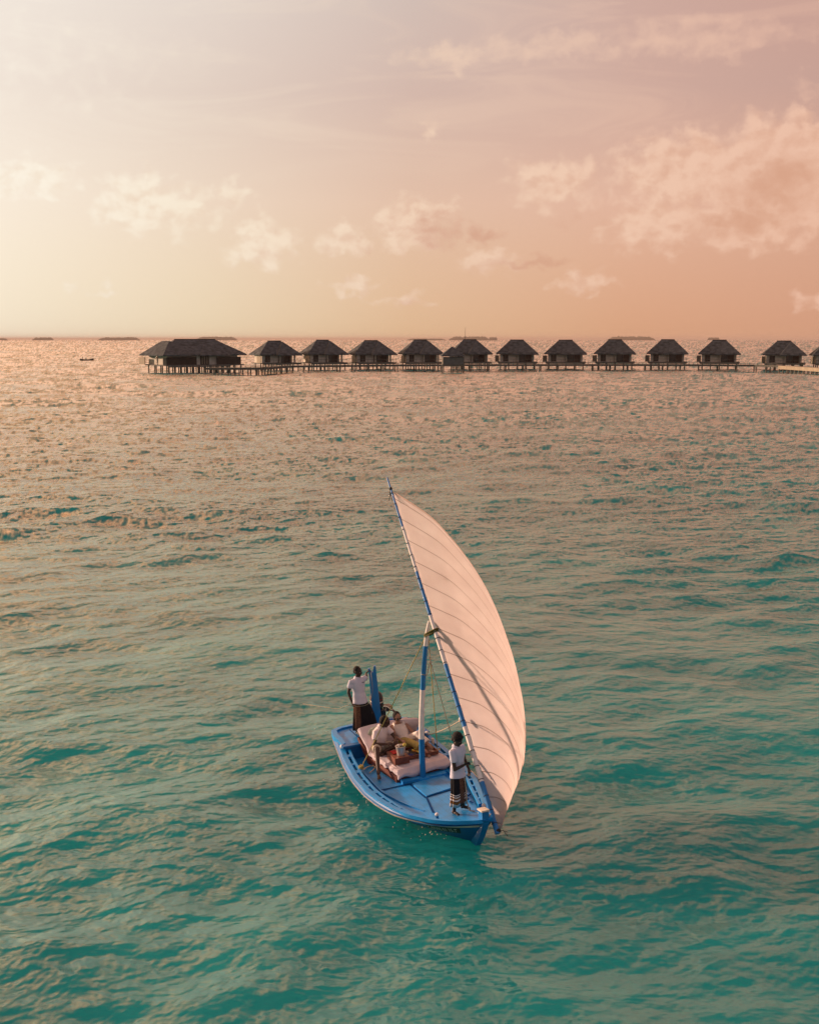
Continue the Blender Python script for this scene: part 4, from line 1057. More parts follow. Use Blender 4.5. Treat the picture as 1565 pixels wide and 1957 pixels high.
# tray
TP = V(-.55, .1, fz + .20)
tray = thing('serving_tray', at_boat(TP), 'long red-brown wooden tray with a raised box end lying on the white mattress', 'tray')
tb = MB().box((-.62, .16, fz + .215), (.52, 1.0, .035))
for x in (-.87, -.37): tb.box((x, .16, fz + .25), (.025, 1.02, .055))
for y in (-.345, .665): tb.box((-.62, y, fz + .25), (.48, .025, .055))
tb.build('base', m_teak, tray, None, TP)
MB().box((-.46, -.26, fz + .265), (.50, .34, .15)).build('box_stand', m_teak, tray, None, TP)
zt = fz + .342; zl = fz + .235
m_steel = mat('pale_metal', (0.62, 0.58, 0.54), 0.35, 0.08, 10, metal=0.55)
m_ice = mat('dark_bottle_glass', (0.02, 0.045, 0.03), 0.2, 0.2, 20)
m_lemon = mat('lemon_yellow', (0.70, 0.52, 0.08), 0.6, 0.1, 20)
m_napk = mat('red_napkin', (0.40, 0.02, 0.02), 0.8, 0.15, 20)
m_plate = mat('dark_slate_plate', (0.03, 0.03, 0.035), 0.4, 0.2, 10)
m_glassy = mat('drink_glass', (0.45, 0.22, 0.18), 0.15, 0.15, 30)
c = V(-.38, -.22, zt)
bk = thing('ice_bucket', at_boat(c), 'white ice bucket holding a dark bottle and a yellow lemon wedge', 'ice bucket')
MB().lathe((0, 0, 0), [(.01, 0), (.085, .0), (.11, .19), (.118, .195), (.118, .205), (.103, .203), (.098, .13), (.01, .13)], 24).build('bucket', m_steel, bk, 40)
MB().lathe((-.02, .0, .14), [(.09, -.01), (.088, .02), (.01, .03)], 16).build('ice', m_ice, bk, 60)
MB().tube([V(-.04, -.02, .12), V(-.055, -.03, .20), V(-.06, -.032, .23)], [.03, .022, .012], 10).build('bottle_neck', m_white, bk, 60)
MB().ell((.03, .085, .225), (.028, .045, .042), Matrix.Rotation(R(25), 3, 'X')).build('lemon', m_lemon, bk, 80)
c = V(-.60, .22, zl + .005)
pt = thing('plate', at_boat(c), 'dark round platter of yellow fruit and snacks on the tray beside the mast', 'plate')
MB().lathe((0, 0, 0), [(.01, 0), (.13, .0), (.19, .028), (.185, .036), (.125, .012), (.01, .012)], 28).build('dish', m_plate, pt, 40)
rnd = random.Random(12)
fcs = [m_lemon, mat('orange_fruit', (0.62, 0.24, 0.03), 0.6, 0.1, 20), m_lemon, mat('brown_snack', (0.16, 0.08, 0.03), 0.7, 0.2, 20), mat('green_leaf', (0.08, 0.14, 0.03), 0.7, 0.2, 20)]
for k in range(16):
    a = rnd.uniform(0, 6.28); q = .12 * math.sqrt(rnd.random())
    MB().ell((q * math.cos(a), q * math.sin(a), .03 + rnd.uniform(0, .018)), (rnd.uniform(.022, .04), rnd.uniform(.018, .03), rnd.uniform(.014, .026)), Matrix.Rotation(a, 3, 'Z'), 10, 7).build('fruit_piece', fcs[k % 5], pt, 80)
def cup(c, name, m_, lab, cat, prof, grp=None):
    o = MB().lathe((0, 0, 0), prof, 16).build(name, m_, None, 40, None, at_boat(c)); return tag(o, lab, cat, grp)
wine = [(.005, 0), (.036, .002), (.036, .006), (.005, .012), (.005, .075), (.03, .10), (.038, .14), (.033, .18), (.03, .178), (.034, .14), (.026, .104), (.003, .085)]
cup(V(-.72, -.12, zl), 'wine_glass', m_glassy, 'stemmed glass on the tray nearest the seated man', 'glass', wine)
cup(V(-.80, -.02, zl), 'wine_glass', m_glassy, 'stemmed glass on the tray nearest the woman', 'glass', wine)
tumbler = [(.005, 0), (.033, .0), (.038, .09), (.034, .09), (.03, .01), (.004, .008)]
cup(V(-.55, -.02, zl), 'tumbler', m_steel, 'small pale tumbler between the ice bucket and the platter', 'glass', tumbler)
cup(V(-.42, .03, zl), 'condiment_bowl', mat('blue_bowl', (0.04, 0.04, 0.20), 0.4, 0.1, 10), 'small dark blue bowl beside the ice bucket', 'bowl', [(.005, 0), (.03, 0), (.06, .05), (.055, .052), (.03, .012), (.004, .012)])
nk = MB(); rows = []
for i in range(13):
    rows.append([V(-.11 + .22 * i / 12, -.07 + .14 * j / 12, .012 + .010 * math.sin(i * 1.3) * math.sin(j * 1.1 + i * .3)) for j in range(13)])
o = nk.grid(rows).build('napkin', m_napk, None, 180, None, at_boat(V(-.58, -.30, zt))); o.modifiers.new('t', 'SOLIDIFY').thickness = .006
tag(o, 'crumpled red napkin on the raised end of the wooden tray', 'napkin')
cl_ = MB()
for k in range(2): cl_.box((0, .03 * k, .006), (.18, .012, .006)).ell((.10, .03 * k, .006), (.03, .012, .005))
o = cl_.build('cutlery', m_steel, None, 40, None, at_boat(V(-.50, .56, zl)) @ Matrix.Rotation(R(20), 4, 'Z')); tag(o, 'knife and spoon lying at the far end of the tray', 'cutlery')

# ------------------------------------------------------------------ people
def skin(name, c): return mat(name, c, 0.5, 0.12, 14, 0.05, 90, spec=0.45)
sk_dark = skin('skin_deep_brown', (0.030, 0.0155, 0.010)); sk_brown = skin('skin_brown', (0.075, 0.036, 0.022)); sk_tan = skin('skin_tan', (0.36, 0.20, 0.135))
m_hair = mat('black_hair', (0.008, 0.007, 0.007), 0.75, 0.3, 30, 0.6, 90, spec=0.3)
m_polo = mat('white_polo_cotton', (0.60, 0.60, 0.70), 0.85, 0.05, 6, 0.3, 22, spec=0.2)
m_pink = mat('pale_pink_cotton', (0.80, 0.70, 0.70), 0.85, 0.06, 6, 0.3, 22, spec=0.2)
m_dress = mat('cream_dress', (0.80, 0.71, 0.64), 0.85, 0.06, 6, 0.35, 24, spec=0.2)
m_olive = mat('olive_yellow_cloth', (0.42, 0.34, 0.11), 0.85, 0.12, 8, 0.3, 30, spec=0.2)
m_shorts = mat('khaki_shorts', (0.46, 0.39, 0.30), 0.85, 0.1, 8, 0.3, 30, spec=0.2)
m_lens = mat('black_lens', (0.006, 0.005, 0.005), 0.12, 0.1, 10)
m_eye = mat('eye_white', (0.45, 0.42, 0.38), 0.3, 0.05, 10)

def sarong_mat(name, hem_z, top_z, panel_y, pw, band=True):
    m = bpy.data.materials.new(name); m.use_nodes = True; t = NT(m.node_tree)
    o = t.n('ShaderNodeOutputMaterial'); p = t.n('ShaderNodeBsdfPrincipled'); ob = t.n('ShaderNodeTexCoord').outputs['Object']
    s = t.n('ShaderNodeSeparateXYZ', ins={0: ob})
    ck = t.noise(ob, 42, 3, 0.7); bk_ = (0.008, 0.008, 0.011, 1)
    br = t.ramp(ck, [(.42, (0.05, 0.022, 0.016, 1)), (.50, (0.20, 0.10, 0.055, 1)), (.60, (0.07, 0.03, 0.02, 1))])
    pan = t.sm(t.m('ABSOLUTE', t.m('SUBTRACT', s.outputs[1], panel_y)), pw, pw * .9)
    c = t.mix(pan, bk_, br)
    if band:
        h = t.m('DIVIDE', t.m('SUBTRACT', t.m('ADD', s.outputs[2], t.m('MULTIPLY', t.m('SINE', t.m('MULTIPLY', s.outputs[1], 40)), .008)), hem_z), top_z - hem_z)
        W_, B_, K_ = (0.72, 0.62, 0.54, 1), (0.20, 0.085, 0.02, 1), (0.02, 0.014, 0.012, 1)
        bd = t.ramp(h, [(0, W_), (.10, B_), (.175, K_), (.19, W_), (.235, B_), (.285, W_), (.315, K_), (.345, W_), (.375, bk_)], 'CONSTANT')
        c = t.mix(t.m('MULTIPLY', t.sm(h, .42, .41), t.m('SUBTRACT', 1, pan)), c, bd)
    t.put(p.inputs['Base Color'], c); p.inputs['Roughness'].default_value = 0.85; p.inputs['Specular IOR Level'].default_value = 0.2
    t.put(o.inputs['Surface'], p); return m

def hand(mb, wr, d, nrm, thumb, curl=0.35, s=1.0, spread=1.0):
    """palm, four jointed fingers of different lengths and a thumb from the palm's side"""
    d = Vector(d).normalized(); nrm = (Vector(nrm) - d * Vector(nrm).dot(d)).normalized(); lat = Vector(thumb); lat = (lat - d * lat.dot(d) - nrm * lat.dot(nrm)).normalized()
    M = Matrix((d, lat, nrm)).transposed()
    mb.ell(wr + d * .052 * s, (.058 * s, .044 * s, .019 * s), M, 14, 8)
    for k, (o, L) in enumerate(((.033, .074), (.011, .084), (-.011, .078), (-.032, .060))):
        a = wr + d * .092 * s + lat * o * s; dd = (d + lat * o * 1.5 * spread).normalized(); rr = .0095 * s
        for seg, f in enumerate((.44, .32, .26)):
            ang = curl * (0.8 + .3 * seg + .06 * k); dd = (dd * math.cos(ang) + nrm * math.sin(ang)).normalized()
            b = a + dd * L * f * s; mb.capsule(a, b, rr, rr * .92, 8, 2); a = b; rr *= .92
    a = wr + d * .028 * s + lat * .036 * s; dd = (d * .75 + lat * .75 + nrm * .25 * (1 + curl)).normalized()
    b = a + dd * .040 * s; mb.capsule(a, b, .0125 * s, .011 * s, 8, 2)
    dd = (dd + d * .5 + nrm * curl * .8).normalized(); mb.capsule(b, b + dd * .032 * s, .011 * s, .009 * s, 8, 2)
def foot(mb, an, d, s=1.0):
    d = Vector(d); d.z = 0; d.normalize(); lat = V(-d.y, d.x, 0); M = Matrix((d, lat, V(0, 0, 1))).transposed()
    f = V(an.x, an.y, an.z - .045 * s)
    mb.ell(f - d * .03 * s, (.045 * s, .033 * s, .04 * s), M, 12, 8).ell(f + d * .055 * s + V(0, 0, -.004), (.085 * s, .037 * s, .034 * s), M, 14, 8).ell(f + d * .115 * s + V(0, 0, -.018 * s), (.045 * s, .043 * s, .020 * s), M, 12, 8)
    for k in range(5): mb.capsule(f + d * (.135 - .006 * k) * s + lat * (-.032 + .016 * k) * s + V(0, 0, -.022 * s), f + d * (.172 - .012 * k) * s + lat * (-.035 + .0175 * k) * s + V(0, 0, -.027 * s), (.012 - .001 * k) * s, .009 * s, 8, 2)
def head(mb, c, fd, up, s=1.0):
    fd = Vector(fd).normalized(); up = Vector(up); up = (up - fd * up.dot(fd)).normalized(); lt = up.cross(fd); M = Matrix((fd, lt, up)).transposed()
    P = lambda x, y, z: c + M @ V(x * s, y * s, z * s)
    E = lambda p, r, q=None: mb.ell(P(*p), tuple(k * s for k in r), M if q is None else M @ q, 16, 10)
    E((-.008, 0, .022), (.098, .078, .098)); E((.018, 0, -.035), (.076, .066, .078)); E((.045, 0, -.088), (.040, .042, .030)); E((.062, 0, -.098), (.024, .022, .018))
    E((.080, .030, -.018), (.022, .024, .020)); E((.080, -.030, -.018), (.022, .024, .020)); E((.076, 0, .030), (.020, .056, .014))
    mb.capsule(P(.088, 0, .016), P(.110, 0, -.028), .010 * s, .015 * s, 8, 2); E((.098, .012, -.030), (.012, .010, .008)); E((.098, -.012, -.030), (.012, .010, .008))
    E((.088, 0, -.056), (.014, .026, .008)); E((.085, 0, -.067), (.014, .023, .008))
    for k in (-1, 1): E((-.012, .078 * k, -.008), (.022, .010, .033), Matrix.Rotation(R(18 * k), 3, 'Z'))
    return P, M
def rings_between(P, N=4): return P
def person(lab, base, J, skinm, s=1.0, hands=None, feet=None, hair='short', body_vox=.0075):
    """J: boat-frame joints; one continuous skin mesh, clothing and hair are separate children"""
    r = thing('person', at_boat(base), lab, 'person')
    b = MB()
    pel, che, nk_, hd = J['pel'], J['che'], J['nk'], J['hd']
    hl, sl = (J['hipL'] - J['hipR']).normalized(), (J['shL'] - J['shR']).normalized()
    def ring(c, lat, fw_, rx, ry, n=20): return [c + lat * rx * s * math.copysign(abs(math.cos(a)) ** .85, math.cos(a)) + fw_ * ry * s * math.sin(a) for a in [2 * math.pi * j / n for j in range(n)]]
    ax_ = (che - pel).normalized(); ff = hl.cross(ax_).normalized(); fs = sl.cross((nk_ - che).normalized()).normalized()
    if ff.dot(J['face']) < 0: ff = -ff
    if fs.dot(J['face']) < 0: fs = -fs
    def mid(k): return pel.lerp(che, k), hl.lerp(sl, k).normalized(), ff.lerp(fs, k).normalized()
    def tor(grow):
        rs_ = [ring(pel - ax_ * .10 * s, hl, ff, .09 + grow, .085 + grow), ring(pel - ax_ * .04 * s, hl, ff, .150 + grow, .110 + grow), ring(pel + ax_ * .06 * s, hl, ff, .145 + grow, .105 + grow)]
        for k, rx, ry in ((.35, .130, .095), (.65, .148, .108), (.88, .165, .115)): c, l_, f_ = mid(k); rs_.append(ring(c, l_, f_, rx + grow, ry + grow))
        rs_ += [ring(che + (nk_ - che) * .35, sl, fs, .165 + grow, .098 + grow), ring(che + (nk_ - che) * .72, sl, fs, .115 + grow, .075 + grow), ring(nk_, sl, fs, .058 + grow * .6, .056 + grow * .6)]
        return rs_
    b.rings(tor(0)); b.capsule(nk_ - (hd - nk_) * .15, nk_.lerp(hd, .75), .054 * s, .050 * s)
    P, M = head(b, hd, J['face'], J['up'], s * J.get('hs', 1.07))
    for sd_ in 'LR':
        b.capsule(J['hip' + sd_], J['kn' + sd_], .086 * s, .056 * s); kn_, an = J['kn' + sd_], J['an' + sd_]
        b.capsule(kn_, an, .054 * s, .039 * s); calf = kn_.lerp(an, .30) + (J.get('calf' + sd_, V(-.012, 0, 0)) * s); b.ell(calf, (.052 * s, .052 * s, .10 * s), Matrix((frame_of(an - kn_)[0], frame_of(an - kn_)[1], frame_of(an - kn_)[2])).transposed())
        foot(b, an, J['toe' + sd_], s)
        b.capsule(J['sh' + sd_], J['el' + sd_], .052 * s, .040 * s); b.capsule(J['el' + sd_], J['wr' + sd_], .041 * s, .027 * s)
        h = J['hand' + sd_]; hand(b, J['wr' + sd_], h[0], h[1], h[2], h[3], s)
    remesh(b, 'body', skinm, body_vox, 2, r, base)
    return r, tor, P, M
def sleeve(mb, a, b, k, r0, r1): mb.tube([a + (a - b).normalized() * .03, a.lerp(b, .2), a.lerp(b, k * .7), a.lerp(b, k)], [r0 * .9, r0, (r0 + r1) / 2 + .006, r1], 16)
def wrinkle(amp, f=26.0):
    return lambda co: amp * (np.sin(co[:, 0] * f + 2.2 * np.sin(co[:, 2] * 9)) * np.sin(co[:, 1] * f * .8 + co[:, 2] * f * .7) + .6 * np.sin(co[:, 2] * f * 1.6 + co[:, 1] * 14))
def polo(r, J, tor, s, m_, base, sl_=.62, hem=True, drop=None):
    mb = MB(); rs_ = tor(.024)
    if drop is not None: rs_[0] = [p for p in drop]
    mb.rings(rs_)
    for sd_ in 'LR': sleeve(mb, J['sh' + sd_], J['el' + sd_], sl_, .068 * s, .063 * s); mb.ell(J['sh' + sd_].lerp(J['che'], .18) - V(0, 0, .004), (.084 * s, .084 * s, .076 * s))
    sh = remesh(mb, 'polo_shirt', m_, .0095, 5, r, base, wrinkle(.003))
    # turned-down collar, open at the front
    c = J['nk'] - (J['hd'] - J['nk']) * .02; f = Vector(J['face']); f.z = 0; f.normalize(); l_ = (J['shL'] - J['shR']).normalized(); u = (J['hd'] - J['nk']).normalized(); f = (f - u * f.dot(u)).normalized(); l_ = u.cross(f)
    rr = []
    for i in range(25):
        a = R(28) + R(304) * i / 24; d_ = f * math.cos(a) + l_ * math.sin(a)
        q = c + d_ * .068 * s; rr.append([q + u * .035 * s - d_ * .008, q + u * .038 * s, q - u * .012 * s + d_ * .028 * s, q - u * .018 * s + d_ * .022 * s])
    MB().rings(rr).build('collar', m_, sh, 60, base)
    return sh
def hair_cap(r, P, M, base, s, style):
    mb = MB(); E = lambda p, q, k=None: mb.ell(P(*p), tuple(x * s for x in q), M if k is None else M @ k, 18, 12)
    if style == 'crop':
        E((-.022, 0, .040), (.094, .082, .086)); E((-.055, 0, -.005), (.058, .078, .062)); vx, am = .007, .001
    elif style == 'bushy':
        E((-.018, 0, .055), (.108, .096, .092)); E((-.055, 0, .0), (.068, .090, .075)); E((.045, .0, .082), (.050, .075, .040)); vx, am = .008, .0028
    else:
        E((-.025, 0, .034), (.098, .087, .094)); E((-.07, 0, -.03), (.055, .070, .075)); E((-.125, 0, -.02), (.045, .048, .050)); E((.0, .068, -.01), (.035, .022, .06)); E((.0, -.068, -.01), (.035, .022, .06)); vx, am = .008, .0012
    o = remesh(mb, 'hair', m_hair, vx, 2, r, base, lambda co: am * (np.sin(co[:, 0] * 130) * np.sin(co[:, 1] * 140) + np.sin(co[:, 2] * 150 + co[:, 1] * 60)))
    return o
def shades(r, P, M, base, s):
    g = MB()
    for k in (-1, 1): g.ell(P(.098, .036 * k, .004), (.010 * s, .031 * s, .026 * s), M @ Matrix.Rotation(R(12 * k), 3, 'Z'))
    g.capsule(P(.106, -.012, .010), P(.106, .012, .010), .004 * s, .004 * s, 6, 2)
    for k in (-1, 1): g.tube([P(.098, .066 * k, .012), P(.05, .080 * k, .014), P(-.01, .084 * k, .008)], .004 * s, 6)
    g.build('sunglasses', m_lens, r, 80, base)
def eyes(r, P, M, base, s):
    for k in (-1, 1):
        e = MB().ell(P(.092, .031 * k, .004), (.007 * s, .014 * s, .007 * s), M, 10, 6).build('eye', m_eye, r, 80, base)
        MB().ell(P(.0975, .031 * k, .004), (.003 * s, .006 * s, .006 * s), M, 8, 6).build('iris', m_lens, e, 80, base)
def ik(a, b, l1, l2, pole):
    d = b - a; L = min(d.length, (l1 + l2) * .999); d.normalize(); k = (l1 * l1 - l2 * l2 + L * L) / (2 * L); h = math.sqrt(max(0, l1 * l1 - k * k))
    p = Vector(pole); p = (p - d * p.dot(d)).normalized(); return a + d * k + p * h
def frame_at(B, ang, s):
    c, n_ = math.cos(R(ang)), math.sin(R(ang)); return (lambda f, l, h: B + V(f * c - l * n_, f * n_ + l * c, h) * s), (lambda f, l, h=0: V(f * c - l * n_, f * n_ + l * c, h))
def skirt(r, name, m_, base, rows, n=56, fold=.05, seed=0):
    """wrapped cloth lofted through (centre, lateral vector, forward vector) rings with folds growing to the hem"""
    rs_ = []; K = len(rows)
    for i, (c, l_, f_) in enumerate(rows):
        k = i / (K - 1)
        rs_.append([c + (l_ * math.cos(a) + f_ * math.sin(a)) * (1 + fold * k * (math.sin(5 * a + seed + k) + .6 * math.sin(9 * a + 2 * seed - 2 * k) + .3 * math.sin(17 * a))) for a in [2 * math.pi * j / n for j in range(n)]])
    q = rs_[-1]; cc = sum(q, V(0, 0, 0)) / len(q); rs_.append([cc.lerp(p, .93) + V(0, 0, .02) for p in q])
    return MB().rings(rs_).build(name, m_, r, 180, base)

# --- crewman at the bow, right hand on the yard
s = .935; B0 = V(2.28, -.03, deck_z(2.2) + .035); P_, D_ = frame_at(B0, 27, s)
grip = yat(yfr(1447)); gdir = ydir
J = dict(pel=P_(0, 0, .95), che=P_(.01, 0, 1.33), nk=P_(-.005, 0, 1.475), hd=P_(.035, 0, 1.625), shL=P_(-.0, .185, 1.40), shR=P_(.02, -.185, 1.40),
         hipL=P_(0, .09, .90), hipR=P_(0, -.09, .90), knL=P_(.05, .12, .49), knR=P_(.03, -.14, .49), anL=P_(-.02, .17, .085), anR=P_(.0, -.17, .085), toeL=D_(1, .35), toeR=D_(1, -.15),
         face=D_(.92, -.10, -.34), up=D_(.3, .0, 1), hs=1.13)
wr = grip + (BI.to_3x3() @ V(-.10, -.03, -.07)); J['elR'] = P_(.12, -.235, 1.05); J['wrR'] = J['elR'] + (wr - J['elR']).normalized() * .27 * s
J['handR'] = (grip - J['wrR'] + V(0, 0, .02), D_(.6, .5, .0), gdir, 1.0)
J['elL'] = P_(-.03, .265, 1.13); J['wrL'] = P_(.07, .29, .89); J['handL'] = (D_(.10, .0, -1), D_(0, -1, 0), D_(1, 0, 0), .35)
r, tor, HP, HM = person('barefoot crewman at the bow gripping the spar, white polo shirt, black sarong with striped hem', B0, J, sk_dark, s)
drop = [P_(-.0 + .158 * math.sin(a), .205 * math.cos(a), .80 + .012 * math.sin(3 * a)) for a in [2 * math.pi * j / 20 for j in range(20)]]
polo(r, J, tor, s, m_polo, B0, .60, drop=drop); hair_cap(r, HP, HM, B0, s * 1.16, 'bushy'); eyes(r, HP, HM, B0, s)
sm1 = sarong_mat('striped_sarong', .16 * s, .95 * s, .02, .055)
skirt(r, 'sarong', sm1, B0, [(P_(0, 0, .90), D_(0, .148) * s, D_(.112, 0) * s), (P_(0, 0, .80), D_(0, .180) * s, D_(.135, 0) * s), (P_(.01, 0, .70), D_(0, .200) * s, D_(.142, 0) * s), (P_(.015, 0, .45), D_(0, .222) * s, D_(.135, 0) * s), (P_(.01, 0, .28), D_(0, .235) * s, D_(.130, 0) * s), (P_(.0, 0, .17), D_(0, .242) * s, D_(.130, 0) * s)], fold=.075, seed=1.0)
MB().tube([P_(.14, .04, .80), P_(.165, .05, .55), P_(.17, .06, .25), P_(.20, .10, .03), P_(.30, .16, .015)], .013, 6).build('waist_cord', m_hemp, r, 60, B0)

# --- crewman on the stern platform, left hand on the stern post
s = .93; B1 = V(-2.52, -.40, pz + .005); P_, D_ = frame_at(B1, 8, s)
J = dict(pel=P_(0, .02, .95), che=P_(-.01, 0, 1.33), nk=P_(-.01, 0, 1.475), hd=P_(.02, .0, 1.635), shL=P_(-.02, .19, 1.41), shR=P_(.0, -.19, 1.40),
         hipL=P_(0, .11, .90), hipR=P_(0, -.07, .90), knL=P_(.08, .27, .50), knR=P_(.04, -.10, .49), anL=P_(-.05, .40, .085), anR=P_(.0, -.10, .085), toeL=D_(1, .5), toeR=D_(1, 0),
         face=D_(.85, .45, -.10), up=D_(.06, 0, 1))
wr = POST_TOP + D_(.03, -.10, -.02); J['elL'] = ik(J['shL'], wr, .285 * s, .25 * s, D_(.2, .3, -1)); J['wrL'] = J['elL'] + (wr - J['elL']).normalized() * .25 * s
J['handL'] = (POST_TOP + V(0, .0, .03) - J['wrL'], D_(.4, .7, -.4), D_(.5, -.3, 1), .8)
J['elR'] = P_(-.02, -.27, 1.13); J['wrR'] = P_(.10, -.25, .90); J['handR'] = (D_(.15, .1, -1), D_(.2, 1, 0), D_(1, 0, 0), .7)
r, tor, HP, HM = person('crewman on the stern platform holding a rope, white polo shirt, black sarong with brown panel', B1, J, sk_dark, s)
drop = [P_(.0 + .165 * math.sin(a), .03 + .215 * math.cos(a), .81 + .012 * math.sin(3 * a)) for a in [2 * math.pi * j / 20 for j in range(20)]]
sh = polo(r, J, tor, s, m_polo, B1, .60, drop=drop); hair_cap(r, HP, HM, B1, s * 1.07, 'crop'); eyes(r, HP, HM, B1, s)
e = J['che'] + D_(.142, .085, .03) * s; MB().box(e, (.012, .065, .016), Matrix.Rotation(R(8), 3, 'Z')).build('chest_emblem', mat('grey_stitching', (0.10, 0.12, 0.16), 0.8, 0.1, 30), sh, None, B1)
sm2_ = sarong_mat('patterned_sarong', .10, .9, -.10 * s, .07, band=False)
skirt(r, 'sarong', sm2_, B1, [(P_(0, .02, .92), D_(0, .150) * s, D_(.115, 0) * s), (P_(0, .03, .81), D_(0, .185) * s, D_(.138, 0) * s), (P_(.02, .07, .70), D_(0, .235) * s, D_(.145, 0) * s), (P_(.02, .11, .45), D_(0, .295) * s, D_(.14, 0) * s), (P_(.0, .14, .20), D_(0, .33) * s, D_(.135, 0) * s), (P_(.0, .15, .10), D_(0, .335) * s, D_(.135, 0) * s)], fold=.06, seed=2.2)
RH = J['wrR'] + D_(.10, .03, -.07) * s
# rope that hangs from the stern post, through his hand and away over the water
pts = dense([POST_TOP + V(.02, .03, .02), P_(.20, .30, 1.30), P_(.22, .26, .98), P_(.24, .10, .80), RH + V(.02, .03, -.02), RH, RH + V(-.10, -.18, .0), bpix_z(645, 1355, .95), bpix_z(620, 1351.5, .75), bpix_z(596, 1348, .4), bpix_z(574, 1345, -.15)], 6)
o = MB().tube(pts, .006, 6).build('hand_rope', mat('olive_grey_rope', (0.26, 0.25, 0.17), 0.85, 0.2, 30, 0.5, 120), None, 60, B1, at_boat(B1)); tag(o, 'pale rope running from the stern post through the standing crewman\'s hand out over the water', 'rope')

# --- man sitting on the near edge of the daybed
s = 1.04; B2 = V(-1.25, -.36, fz + .19)
D_ = frame_at(B2, 28, 1)[1]
J = dict(pel=V(-1.28, -.38, .78), che=V(-1.27, -.37, 1.09), nk=V(-1.23, -.34, 1.24), hd=V(-1.17, -.275, 1.375), shR=V(-1.14, -.52, 1.17), shL=V(-1.35, -.18, 1.17),
         hipR=V(-1.24, -.46, .76), hipL=V(-1.30, -.27, .76), knR=V(-.80, -.63, .91), anR=V(-.46, -.74, .485), toeR=V(1, -.25, 0), knL=V(-.90, -.10, .88), anL=V(-.98, -.38, .745), toeL=V(.1, -1, 0),
         face=D_(.80, .62, -.32), up=D_(.3, .2, 1), calfR=V(-.02, 0, 0), calfL=V(0, 0, 0))
J['elR'] = V(-1.0, -.60, .95); J['wrR'] = V(-.88, -.36, .95); J['handR'] = (V(.25, 1, .02), V(-.4, .2, -1), V(.6, 0, .8), .45)
J['elL'] = V(-1.16, -.05, .97); J['wrL'] = V(-.94, -.11, .98); J['handL'] = (V(1, -.5, .05), V(0, -.3, -1), V(.2, -1, .6), .45)
r, tor, HP, HM = person('man in sunglasses, pale pink polo shirt and khaki shorts sitting on the daybed edge', B2, J, sk_brown, s)
polo(r, J, tor, s, m_pink, B2, .66); hair_cap(r, HP, HM, B2, s * 1.07, 'crop'); shades(r, HP, HM, B2, s)
mb = MB()
for sd_ in 'LR': mb.tube([J['hip' + sd_], J['hip' + sd_].lerp(J['kn' + sd_], .4), J['hip' + sd_].lerp(J['kn' + sd_], .86), J['hip' + sd_].lerp(J['kn' + sd_], .92)], [.125, .112, .088, .086], 16)
mb.ell(J['pel'] - V(0, 0, .04), (.16, .18, .10)); remesh(mb, 'shorts', m_shorts, .010, 4, r, B2, wrinkle(.004))

# --- woman reclining beside him
s = 1.0; B3 = V(-1.35, .26, fz + .19); D_ = frame_at(B3, -6, 1)[1]
J = dict(pel=V(-1.28, .24, .79), che=V(-1.45, .18, 1.04), nk=V(-1.50, .16, 1.175), hd=V(-1.445, .13, 1.325), shL=V(-1.46, .345, 1.10), shR=V(-1.49, .01, 1.10),
         hipL=V(-1.24, .33, .78), hipR=V(-1.26, .16, .78), knL=V(-.98, .44, 1.01), anL=V(-.62, .62, .745), toeL=V(1, .2, 0), knR=V(-.86, .26, .86), anR=V(-.46, .42, .76), toeR=V(1, .1, 0),
         face=D_(.93, .18, -.22), up=D_(.25, -.05, 1), calfR=V(0, 0, 0), calfL=V(0, 0, 0))
J['elL'] = V(-1.28, .46, .93); J['wrL'] = V(-1.12, .40, .93); J['handL'] = (V(1, -.6, -.1), V(0, 0, -1), V(0, -1, .3), .4)
J['elR'] = V(-1.31, .0, .92); J['wrR'] = V(-1.08, .06, .90); J['handR'] = (V(1, .2, 0), V(0, 0, -1), V(.2, 1, .3), .4)
r, tor, HP, HM = person('woman in dark sunglasses reclining on the white daybed in a sleeveless cream dress', B3, J, sk_tan, s * .96)
hair_cap(r, HP, HM, B3, s * 1.03, 'bun'); shades(r, HP, HM, B3, s)
mb = MB(); rs_ = tor(.014)[:-1]; mb.rings(rs_)
for sd_ in 'LR': mb.tube([J['sh' + sd_].lerp(J['nk'], .35) + D_(.09, 0, -.06), J['sh' + sd_].lerp(J['nk'], .38) + D_(.05, 0, .035), J['sh' + sd_].lerp(J['nk'], .38) + D_(.0, 0, .058), J['sh' + sd_].lerp(J['nk'], .35) + D_(-.08, 0, -.03)], .026, 8)
mb.tube([J['hipL'] + V(-.03, 0, 0), J['hipL'].lerp(J['knL'], .5), J['knL'] + V(0, 0, .0), J['knL'].lerp(J['anL'], .45), J['knL'].lerp(J['anL'], .62)], [.12, .112, .088, .092, .10], 16)
dr = remesh(mb, 'dress', m_dress, .0095, 4, r, B3, wrinkle(.0045))
mb = MB(); mb.tube([J['hipR'] + V(-.02, 0, 0), J['hipR'].lerp(J['knR'], .5), J['knR'], J['knR'].lerp(J['anR'], .35), J['knR'].lerp(J['anR'], .5)], [.115, .108, .085, .085, .09], 16)
remesh(mb, 'skirt_wrap', m_olive, .0095, 4, r, B3, wrinkle(.0045))

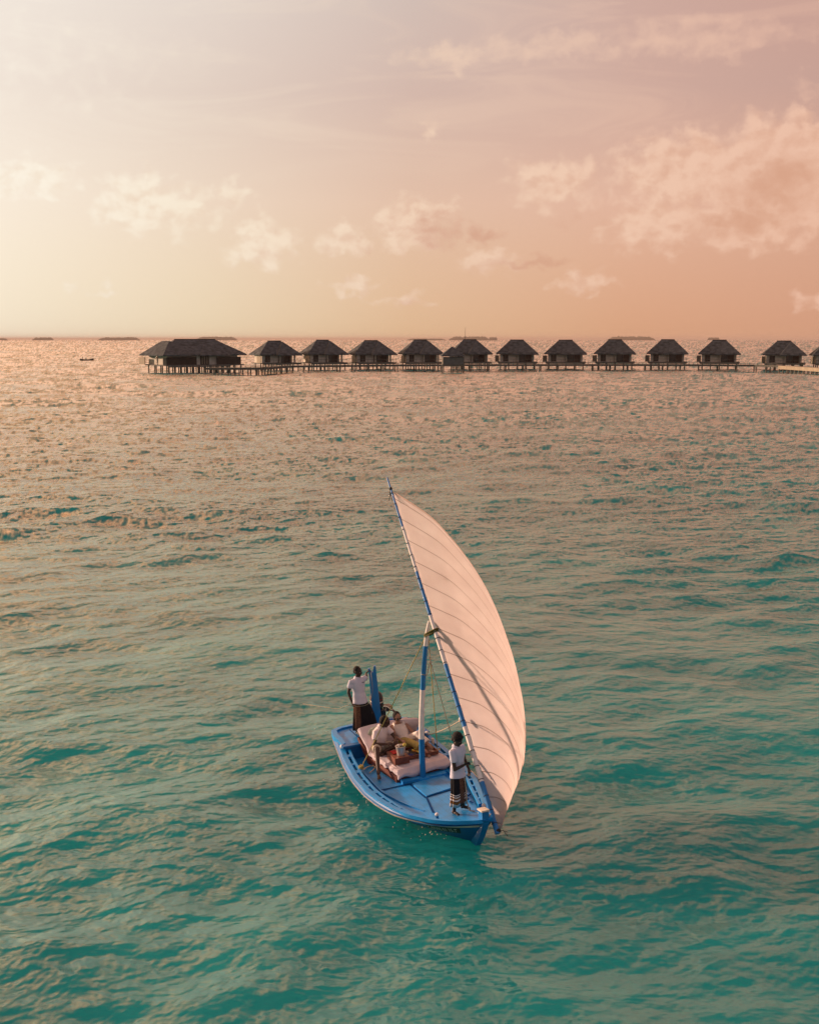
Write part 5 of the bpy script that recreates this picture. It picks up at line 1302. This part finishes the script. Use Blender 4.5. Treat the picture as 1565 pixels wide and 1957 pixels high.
# --- two tiny figures aboard the far boat
for k, (u, hgt, lab) in enumerate(((-2.0, 1.55, 'tiny dark figure standing near the left end of the far boat'), (-.35, 1.2, 'tiny dark figure sitting amidships in the far boat'))):
    b = MB(); z = .15
    b.capsule((0, -.10, z), (0, -.09, z + hgt * .47), .08, .10).capsule((0, .10, z), (0, .09, z + hgt * .47), .08, .10).capsule((0, 0, z + hgt * .45), (0, 0, z + hgt * .75), .16, .19).capsule((0, 0, z + hgt * .75), (0, 0, z + hgt * .86), .07, .06).ell((.02, 0, z + hgt * .92), (.11, .10, .14))
    for y in (-.2, .2): b.capsule((0, y, z + hgt * .78), (.12, y * 1.2, z + hgt * .48), .06, .045)
    o = remesh(b, 'person', m_dark, .03, 2); o.matrix_world = FARBOAT @ Matrix.Translation((u, 0, 0)); tag(o, lab, 'person')
# ------------------------------------------------------------------ broken foam and bubbles along the hull
m_foam = mat('foam', (0.72, 0.66, 0.54), 0.7, 0.15, 20)
rnd = random.Random(21); fm = MB()
dgf = bpy.context.evaluated_depsgraph_get(); dgf.update()
seaI = sea.matrix_world.inverted()
def fleck(u, v, r_):
    w = BM @ V(u, v, 0)
    ok, loc, nn, _ = sea.ray_cast(V(w.x, w.y, 4), V(0, 0, -1))
    if not ok: return
    x, y, _d = frame_of(nn); k = rnd.randint(6, 9); ex = rnd.uniform(1.5, 4.0); a0 = rnd.uniform(0, 6.28)
    pts = [loc + nn * .004 + (x * math.cos(a0 + 6.283 * j / k) * ex + y * math.sin(a0 + 6.283 * j / k)) * r_ * rnd.uniform(.55, 1.15) for j in range(k)]
    low = [p - nn * .02 for p in pts]
    fm.add(low + pts, [tuple(range(k, 2 * k))] + [(j, (j + 1) % k, k + (j + 1) % k, k + j) for j in range(k)])
for i in range(110):
    u = rnd.uniform(-2.6, 2.6); side = -1 if rnd.random() < .75 else 1
    edge = .07 + side * interp(WL, u); d_ = abs(rnd.gauss(0, .35)) * (1.0 + .5 * max(0, -u)) + .03
    fleck(u - .3 * d_, edge + side * d_, rnd.uniform(.004, .011) * (1.3 if d_ < .2 else 1))
for i in range(25):
    d_ = abs(rnd.gauss(0, .9)); fleck(-2.9 - d_, rnd.uniform(-.8, .9) * (1 + .2 * d_), rnd.uniform(.004, .01))
tag(fm.build('foam', m_foam), kind='stuff')
